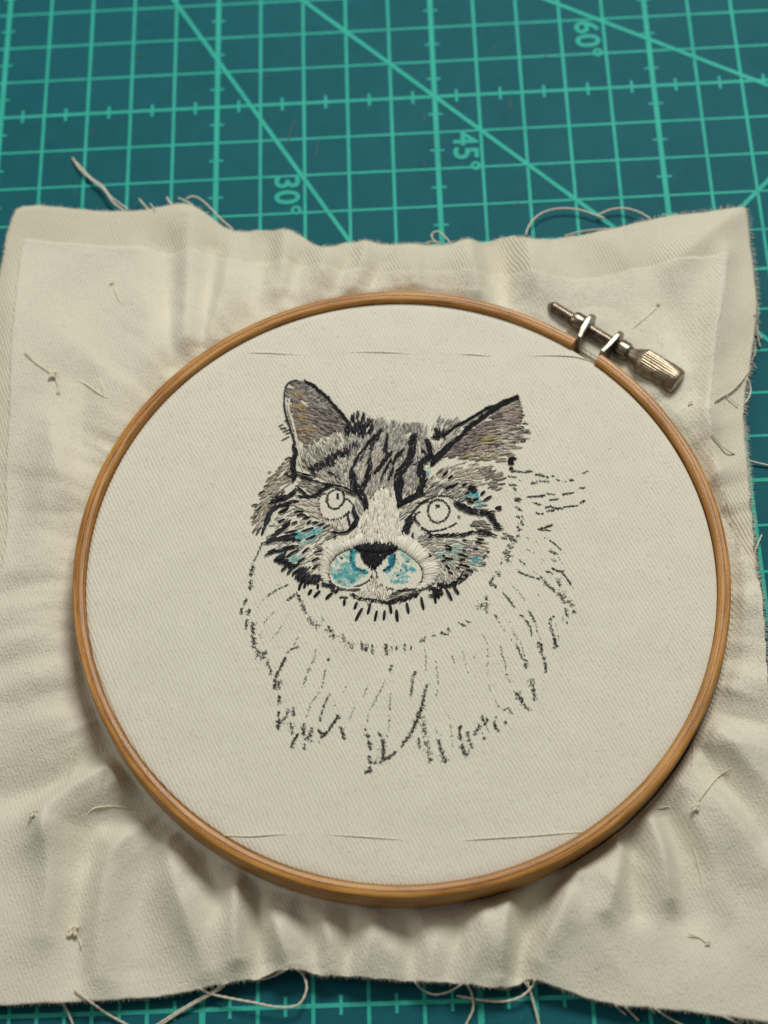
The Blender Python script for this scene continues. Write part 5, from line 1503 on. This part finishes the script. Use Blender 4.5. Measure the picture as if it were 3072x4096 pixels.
# ---------------------------------------------------------------- nose bridge, muzzle, chin
NB = 'nose_bridge_stitching'
field(NB, 'H', (430, 1310, 520, 1290, 580, 1310, 610, 1480, 640, 1640, 650, 1760, 690, 1880, 780, 1960, 700, 2010, 480, 2060, 200, 2020, 0, 1990, 30, 1880, 140, 1740, 210, 1600, 280, 1460, 360, 1370),
      (450, 1450, -0.05, 1, 250, 1700, -0.25, 1, 600, 1750, 0.1, 1, 60, 1940, -0.6, 1, 740, 1950, 0.5, 1), IVO, 38, 8.5, 1.75, base=0.012, jit=0.08, top=0.012)
field(NB, 'H', (430, 1310, 520, 1290, 590, 1320, 620, 1500, 650, 1700, 560, 1950, 300, 1980, 200, 1850, 260, 1560), (450, 1600, 0.0, 1), IVO, 40, 7.5, 0.8, base=0.026, jit=0.08, top=0.008)
stroke(NB, 'H', (480, 1290, 400, 1310, 330, 1360, 270, 1440), 22, OLV + GRY[:2], 26, 6.5, 0.02, dens=0.8)
dashes(NB, 'K', (630, 130, 640, 60, 620, 170, 610, 110, 1010, 140, 1030, 90, 640, 170, 650, 110), OLV[:2] + LGR[:1], 6, 0.02)
MZ = 'muzzle_stitching'
fan(MZ, 'K', (640, 60, 560, 120, 450, 160, 340, 190, 270, 240, 225, 320, 205, 420, 200, 520, 240, 590), (640, 190, 560, 232, 450, 262, 370, 312, 312, 385, 288, 460, 290, 540, 300, 590, 290, 600), IVO, 165, 8.5, 0.018)
fan(MZ, 'K', (940, 140, 1060, 110, 1160, 150, 1260, 220, 1350, 310, 1410, 400, 1420, 480, 1390, 570, 1300, 640, 1220, 670), (960, 215, 1040, 255, 1110, 300, 1190, 365, 1240, 430, 1262, 500, 1260, 560, 1235, 600, 1205, 635, 1180, 660), IVO, 180, 8.5, 0.018)
dashes(MZ, 'K', (160, 215, 230, 235, 150, 300, 230, 290, 150, 380, 220, 385, 130, 400, 210, 400, 180, 430, 230, 440, 170, 240, 240, 250, 140, 350, 210, 340), BEI + LGR, 6, 0.014)
field(MZ, 'K', (740, 560, 790, 560, 880, 650, 900, 700, 870, 770, 720, 770, 640, 740, 600, 690, 680, 620), (760, 650, 0.0, 1, 650, 700, -0.5, 1, 870, 700, 0.4, 1), IVO + CRM + BEI[1:2], 30, 7.5, 1.15, base=0.004)
dashes(MZ, 'K', (750, 460, 745, 540, 765, 480, 770, 560, 755, 500, 760, 570, 480, 655, 590, 655, 460, 665, 620, 648, 560, 745, 610, 720, 580, 760, 640, 725, 700, 820, 690, 770, 860, 780, 850, 740, 880, 660, 910, 640), IVO, 6.5, 0.014)
dashes(MZ, 'K', (420, 660, 560, 672, 380, 640, 440, 668, 440, 650, 500, 665, 520, 670, 620, 660), OLV + INK, 5, 0.012)
stroke(MZ, 'K', (880, 800, 960, 780, 1060, 760, 1130, 730, 1200, 710), 46, CHA + BLK + INK, 26, 7, 0.012, jit=0.5, dens=0.75)
stroke(MZ, 'K', (910, 740, 980, 690, 1060, 670, 1160, 660, 1230, 660), 34, CHA + OLV + INK, 26, 6.5, 0.01, jit=0.6, dens=0.7)
field(MZ, 'K', (900, 750, 980, 690, 1180, 670, 1220, 700, 1050, 760, 900, 790), (1000, 720, 1, -0.4), GRY + LGR + OLV[:1], 28, 6.5, 0.7)
stroke(MZ, 'K', (640, 755, 720, 770, 790, 775, 880, 795), 22, BLK + INK, 20, 7, 0.016, jit=0.7, dens=0.8)
stroke(MZ, 'K', (525, 715, 590, 740, 620, 755), 26, BLK + INK, 22, 7, 0.016, jit=0.5, dens=0.8)
dashes(MZ, 'K', (400, 745, 440, 735, 440, 735, 490, 745), OLV, 6, 0.01)
NO = 'black_nose_stitching'
field(NO, 'K', (560, 228, 640, 208, 760, 190, 900, 205, 1000, 240, 960, 265, 890, 300, 850, 350, 800, 410, 750, 440, 710, 420, 660, 380, 625, 320, 615, 265), (700, 280, 0.25, 1, 900, 260, -0.3, 1, 760, 350, 0, 1), BLK, 22, 8, 2.6, base=0.014, jit=0.1, top=0.02)
fan(NO, 'K', (560, 232, 660, 206, 760, 190, 900, 206, 1000, 244), (640, 262, 700, 290, 750, 300, 860, 290, 940, 262), BLK, 60, 9, 0.024)

for nm, G in portrait.items():
    o = G.build(nm.replace('left_', '').replace('right_', ''), {'blue_marker_ink': M_MARKER, 'transfer_ink_outline': M_PENCIL}.get(nm, M_THREAD), top_layer, stuff=True)
    o['label'] = {'left_ear_stitching': 'mauve and tan stitched cat ear with a black edge', 'right_ear_stitching': 'mauve and straw stitched cat ear with a double black edge',
                  'left_cheek_stitching': 'black and cream stitches around the cat eye beside the rounder ear', 'right_cheek_stitching': 'sparse black and grey stitches around the cat eye beside the pointed ear',
                  'forehead_stitching': 'grey forehead fur with black tabby stripes', 'nose_bridge_stitching': 'ivory satin stitched wedge above the nose',
                  'muzzle_stitching': 'ivory stitches ringing the muzzle', 'black_nose_stitching': 'solid black stitched nose',
                  'blue_marker_ink': 'turquoise marker stains on muzzle and cheeks', 'transfer_ink_outline': 'worn grey transfer ink outline of the ruff and eyes'}[nm]

# single stitches under the chin that stand apart
for f, segs in (('C', (825, 730, 790, 782, 905, 740, 840, 807, 1022, 763, 953, 827, 1130, 825, 1130, 884, 1252, 848, 1225, 916, 1307, 903, 1235, 1032, 1378, 863, 1350, 967, 1442, 928, 1420, 1032, 1515, 925, 1505, 1022, 1560, 860, 1578, 962, 1625, 918, 1638, 1038,
                       700, 740, 725, 650, 750, 720, 770, 650, 880, 725, 885, 680)),
                ('D', (157, 718, 166, 804, 232, 663, 249, 748, 340, 620, 361, 720, 430, 565, 449, 674, 460, 578, 474, 637, 522, 562, 569, 652, 575, 540, 620, 607))):
    a = fr(f, np.array(segs, float).reshape(-1, 2)).reshape(-1, 4)
    for x0, y0, x1, y1 in a:
        G = Geo()
        P = hp([(x0, y0), (x1, y1)])
        stitch(G, P[0], P[1], 11.0 * PXC, pick(BLK), 0.012)
        o = G.build('chin_stitch', M_THREAD, top_layer)
#THREADS#
# ================================================================== BASTING AND LOOSE THREADS
def thread(name, P, rad, mat, parent, twist=True, k=6):
    """a two-ply thread along points P (cm)"""
    V, F = tube_geo(P, rad, k)
    if twist:
        V = np.array(V)
        n = len(P)
        for i in range(n):
            c = P[i]
            for j in range(k):
                s = 1 + 0.22 * math.cos(2 * (2 * math.pi * j / k) + i * 1.15)
                V[i * k + j] = c + (V[i * k + j] - c) * s
    return mesh_obj(name, V, F, mat, parent)


def fine(P, step=0.02):
    P = catmull(P, 24)
    seg = np.linalg.norm(np.diff(P, axis=0), axis=1)
    cs = np.r_[0, np.cumsum(seg)]
    n = max(4, int(cs[-1] / step))
    t = np.linspace(0, cs[-1], n)
    return np.c_[np.interp(t, cs, P[:, 0]), np.interp(t, cs, P[:, 1]), np.interp(t, cs, P[:, 2])]


# running stitches across the stretched cloth
for f, pts in (('2', (70, 776, 240, 778, 490, 791)), ('2', (630, 771, 860, 773, 1110, 784)), ('2', (1250, 781, 1380, 787, 1500, 797)), ('3', (95, 1042, 340, 1041, 470, 1050, 560, 1072)),
               ('5', (1345, 664, 1500, 672, 1625, 664, 1780, 655)), ('6', (375, 503, 700, 525, 1055, 551)), ('6', (1220, 552, 1400, 537, 1659, 521, 1850, 506, 2004, 493))):
    q = hp(fr(f, pts))
    n = len(q)
    P = hw(np.c_[q, np.full(n, CLZ + 0.012)])
    P[0] = P[0] - HN * 0.03
    P[-1] = P[-1] - HN * 0.03
    thread('basting_stitch', fine(P, 0.03), 0.0135, M_BASTE, top_layer)

# running stitches on the loose cloth
for f, pts in (('1', (655, 1255, 685, 1340, 690, 1420, 670, 1540, 645, 1650, 620, 1770)), ('1', (455, 1268, 560, 1300, 680, 1380, 800, 1422)), ('1', (740, 630, 765, 690, 790, 745, 820, 780)),
               ('3', (985, 712, 935, 775, 870, 830, 795, 893)), ('3', (998, 895, 1003, 960, 1006, 1045)),
               ('5', (470, -20, 440, 160, 410, 325)), ('5', (398, 560, 403, 780, 398, 1010)), ('5', (520, 545, 570, 503, 690, 490, 850, 512, 1000, 540)),
               ('7', (1202, 110, 1190, 250, 1172, 385)), ('7', (1195, 735, 1235, 900, 1288, 1120)), ('7', (895, 532, 970, 518, 1040, 505, 1066, 526)), ('1', (700, 880, 690, 1000))):
    P = drape(fr(f, pts), 0.016 + 0.012)
    P[0, 2] -= 0.03
    P[-1, 2] -= 0.03
    thread('basting_stitch', fine(P, 0.03), 0.014, M_BASTE, top_layer)


def knot(f, x, y, r, tails):
    r *= 0.72
    c = drape(fr(f, (x, y)), 0.016 + r * 0.6)[0]
    t = np.linspace(0, 2 * math.pi * 2.4, 46)
    P = c + np.c_[r * (0.75 + 0.25 * np.cos(2.3 * t)) * np.cos(t), r * 0.8 * np.sin(t * 1.27 + 0.5), r * 0.45 * np.sin(t * 2.1)]
    o = thread('thread_knot', P, r * 0.36, M_KNOT, top_layer)
    for tl in tails:
        Q = drape(fr(f, tl), 0.016 + 0.022)
        Q[-1, 2] += 0.05
        thread('knot_tail', fine(Q, 0.03), 0.014, M_KNOT, o)


knot('1', 350, 1245, 0.10, [(345, 1235, 290, 1200, 220, 1150, 165, 1085), (365, 1260, 385, 1320, 380, 1365, 410, 1355)])
knot('1', 742, 632, 0.05, [])
knot('3', 978, 718, 0.06, [])
knot('3', 1180, 1335, 0.06, [])
knot('5', 205, 535, 0.10, [])
knot('5', 440, 1245, 0.13, [(470, 1285, 485, 1315, 497, 1340)])
knot('7', 1210, 512, 0.09, [(1232, 470, 1290, 390, 1350, 320, 1432, 270)])
knot('7', 1285, 1350, 0.06, [(1275, 1345, 1230, 1315, 1160, 1295)])

# frayed yarns that hang over the mat
for f, pts, z0, z1, rad in (
        ('a', (312, 680, 345, 730, 400, 780, 450, 820, 490, 875, 535, 910), 0.05, 0.25, 0.022), ('a', (330, 700, 390, 765, 440, 800, 480, 850, 555, 905), 0.05, 0.25, 0.017), ('a', (600, 858, 618, 880, 645, 908), 0.15, 0.3, 0.02), ('a', (648, 878, 668, 905), 0.15, 0.3, 0.016),
        ('a', (720, 850, 730, 870, 745, 885), 0.2, 0.3, 0.022), ('a', (768, 855, 800, 868, 835, 888), 0.2, 0.3, 0.02), ('a', (803, 860, 830, 849, 865, 860, 905, 895, 950, 942, 1005, 990), 0.25, 0.2, 0.02),
        ('b', (612, 1018, 622, 985, 645, 950, 690, 917, 760, 901, 840, 906, 910, 928, 955, 945), 0.2, 0.12, 0.020), ('b', (920, 930, 980, 906, 1040, 900, 1100, 916, 1155, 947), 0.12, 0.2, 0.020), ('b', (778, 1020, 850, 1001, 920, 992, 995, 988), 0.12, 0.2, 0.017),
        ('b', (240, 1052, 212, 1035, 207, 1012, 225, 1000, 245, 1006, 270, 1030, 292, 1056), 0.2, 0.2, 0.018), ('b', (170, 1056, 200, 1045, 250, 1050), 0.2, 0.2, 0.015),
        ('c', (265, 438, 285, 468, 300, 500, 318, 545), 0.2, 0.03, 0.022), ('c', (320, 388, 390, 440, 460, 490, 560, 545), 0.3, 0.03, 0.021), ('c', (985, 355, 930, 388, 860, 428, 780, 475, 670, 545), 0.3, 0.04, 0.022), ('c', (975, 368, 925, 400, 850, 442, 770, 490, 690, 545), 0.28, 0.03, 0.019),
        ('c', (858, 380, 910, 405, 990, 424, 1100, 444, 1190, 462, 1260, 462, 1302, 440, 1325, 380, 1310, 325, 1278, 296), 0.2, 0.3, 0.022), ('c', (1245, 297, 1170, 333, 1090, 346), 0.3, 0.15, 0.018),
        ('d', (130, 352, 170, 390, 220, 408, 280, 396, 335, 365), 0.2, 0.2, 0.019), ('d', (358, 362, 380, 408, 385, 470, 352, 545), 0.25, 0.03, 0.021), ('d', (312, 412, 380, 425, 460, 437, 530, 437, 592, 418, 640, 375, 652, 342), 0.04, 0.3, 0.023),
        ('d', (598, 345, 628, 382, 645, 440, 672, 545), 0.3, 0.03, 0.023), ('d', (620, 350, 632, 400, 638, 425), 0.3, 0.1, 0.02), ('d', (1000, 455, 1022, 475, 1048, 498), 0.2, 0.05, 0.02), ('d', (1042, 462, 1072, 492, 1102, 522), 0.2, 0.04, 0.02),
        ('d', (1148, 465, 1172, 492), 0.2, 0.1, 0.018), ('d', (1168, 468, 1230, 508, 1300, 545), 0.2, 0.03, 0.02), ('d', (1465, 503, 1550, 540), 0.2, 0.05, 0.02),
        ('3', (1330, 1322, 1380, 1290, 1430, 1262, 1500, 1190, 1560, 1092), 0.36, 0.2, 0.020), ('3', (1530, 1178, 1552, 1240, 1545, 1290, 1515, 1338), 0.25, 0.25, 0.017), ('3', (1310, 1518, 1360, 1582, 1430, 1640, 1540, 1690, 1670, 1722), 0.33, 0.05, 0.019),
        ('3', (1572, 780, 1590, 850, 1600, 900, 1622, 940), 0.2, 0.06, 0.017), ('3', (1585, 850, 1595, 920, 1612, 990), 0.2, 0.06, 0.017), ('3', (1555, 1080, 1572, 1100, 1590, 1122), 0.2, 0.1, 0.016), ('3', (1588, 700, 1600, 760, 1592, 820), 0.2, 0.1, 0.015), ('3', (1575, 960, 1580, 1020, 1555, 1080), 0.2, 0.15, 0.016),
        ('3', (1400, 1285, 1440, 1320, 1480, 1350), 0.33, 0.3, 0.012),
        ('8', (1302, 478, 1268, 560, 1246, 625, 1256, 745), 0.05, 0.25, 0.020)):
    px = fr(f, pts)
    n = len(px)
    z = np.linspace(z0, z1, n)
    P = gp(px, z)
    # keep the yarn above whatever cloth lies under it
    on = np.hypot(P[:, 0] - HC[0], P[:, 1] - HC[1]) < fB(np.arctan2(P[:, 1] - HC[1], P[:, 0] - HC[0])) + 0.03
    if on.any():
        D = drape(px, 0.06)
        P[on, 2] = np.maximum(P[on, 2], D[on, 2])
        P[on] = gp(px, P[:, 2])[on]
    thread('frayed_yarn', fine(P, 0.025), rad * 1.05, M_LOOSE, back)

# short cut ends combed out of the raw edges
G = Geo()
aa = np.repeat(np.arange(0, 2 * math.pi, 0.0052), 3)
n = len(aa)
ra, ra2 = fB(aa), fB(aa + 0.003)
pa = np.c_[HC[0] + ra * np.cos(aa), HC[1] + ra * np.sin(aa)]
pb = np.c_[HC[0] + ra2 * np.cos(aa + 0.003), HC[1] + ra2 * np.sin(aa + 0.003)]
tn = pb - pa
tn /= np.linalg.norm(tn, axis=1)[:, None] + 1e-9
nn = np.c_[tn[:, 1], -tn[:, 0]]
nn *= np.sign((nn * np.c_[np.cos(aa), np.sin(aa)]).sum(1))[:, None]
right = (np.cos(aa) > 0.55) & (np.abs(np.sin(aa)) < 0.85)
ll = np.where(right, rng.uniform(0.04, 0.13, n), rng.uniform(0.015, 0.08, n))
sa = pa + tn * rng.uniform(-0.02, 0.02, n)[:, None] - nn * 0.03
za = zf(sa[:, 0], sa[:, 1])
qa = sa + nn * (ll + 0.03)[:, None] + tn * rng.normal(0, 0.025, n)[:, None]
ma = (sa + qa) / 2 + tn * rng.normal(0, 0.012, n)[:, None]
for i in range(n):
    P = np.array([[sa[i, 0], sa[i, 1], za[i] + 0.005], [ma[i, 0], ma[i, 1], za[i] - 0.006], [qa[i, 0], qa[i, 1], max(za[i] - 0.03 + rng.normal(0, 0.015), 0.02)]])
    V, F = tube_geo(P, 0.0055, 3)
    G.add(V, F)
G.build('edge_fringe', M_LOOSE, back, stuff=True)

# nap: fine fibres standing off the brushed cloth
G = Geo()
n = 5200
aa = rng.uniform(0, 2 * math.pi, n)
inn = rng.uniform(size=n) < 0.45
re_ = np.minimum(fF(aa), fB(aa)) - 0.05
r_in = 6.0 * np.sqrt(rng.uniform(size=n))
r_out = 6.6 + (np.maximum(re_, 6.7) - 6.6) * rng.uniform(size=n)
ci = hw(np.c_[r_in * np.cos(aa), r_in * np.sin(aa), np.full(n, CLZ + 0.006)])
xo, yo = HC[0] + r_out * np.cos(aa), HC[1] + r_out * np.sin(aa)
co = np.c_[xo, yo, zf(xo, yo) + 0.022]
cc = np.where(inn[:, None], ci, co)
for c in cc:
    b = rng.uniform(0, 2 * math.pi)
    l = rng.uniform(0.03, 0.10)
    d = np.array([math.cos(b), math.sin(b), 0])
    P = np.array([c, c + d * l * 0.5 + [rng.normal(0, 0.01), rng.normal(0, 0.01), 0.018], c + d * l + [rng.normal(0, 0.02), rng.normal(0, 0.02), 0.006]])
    V, F = tube_geo(P, 0.0024, 3)
    G.add(V, F)
G.build('cotton_nap', M_LINT, top_layer, stuff=True)

# lint caught on the bamboo
for _ in range(26):
    a = rng.uniform(math.pi * 1.05, math.pi * 2.1)
    r = RI + rng.uniform(0.04, RO - RI - 0.05)
    b = rng.uniform(0, math.pi)
    l = rng.uniform(0.04, 0.11)
    P = hw(np.array([[r * math.cos(a), r * math.sin(a), 0.004], [r * math.cos(a) + 0.5 * l * math.cos(b), r * math.sin(a) + 0.5 * l * math.sin(b), 0.010], [r * math.cos(a) + l * math.cos(b + 0.3), r * math.sin(a) + l * math.sin(b + 0.3), 0.006]]))
    V, F = tube_geo(P, 0.0038, 3)
    mesh_obj('lint_fibre', V, F, M_LINT, bpy.data.objects['outer_ring'])
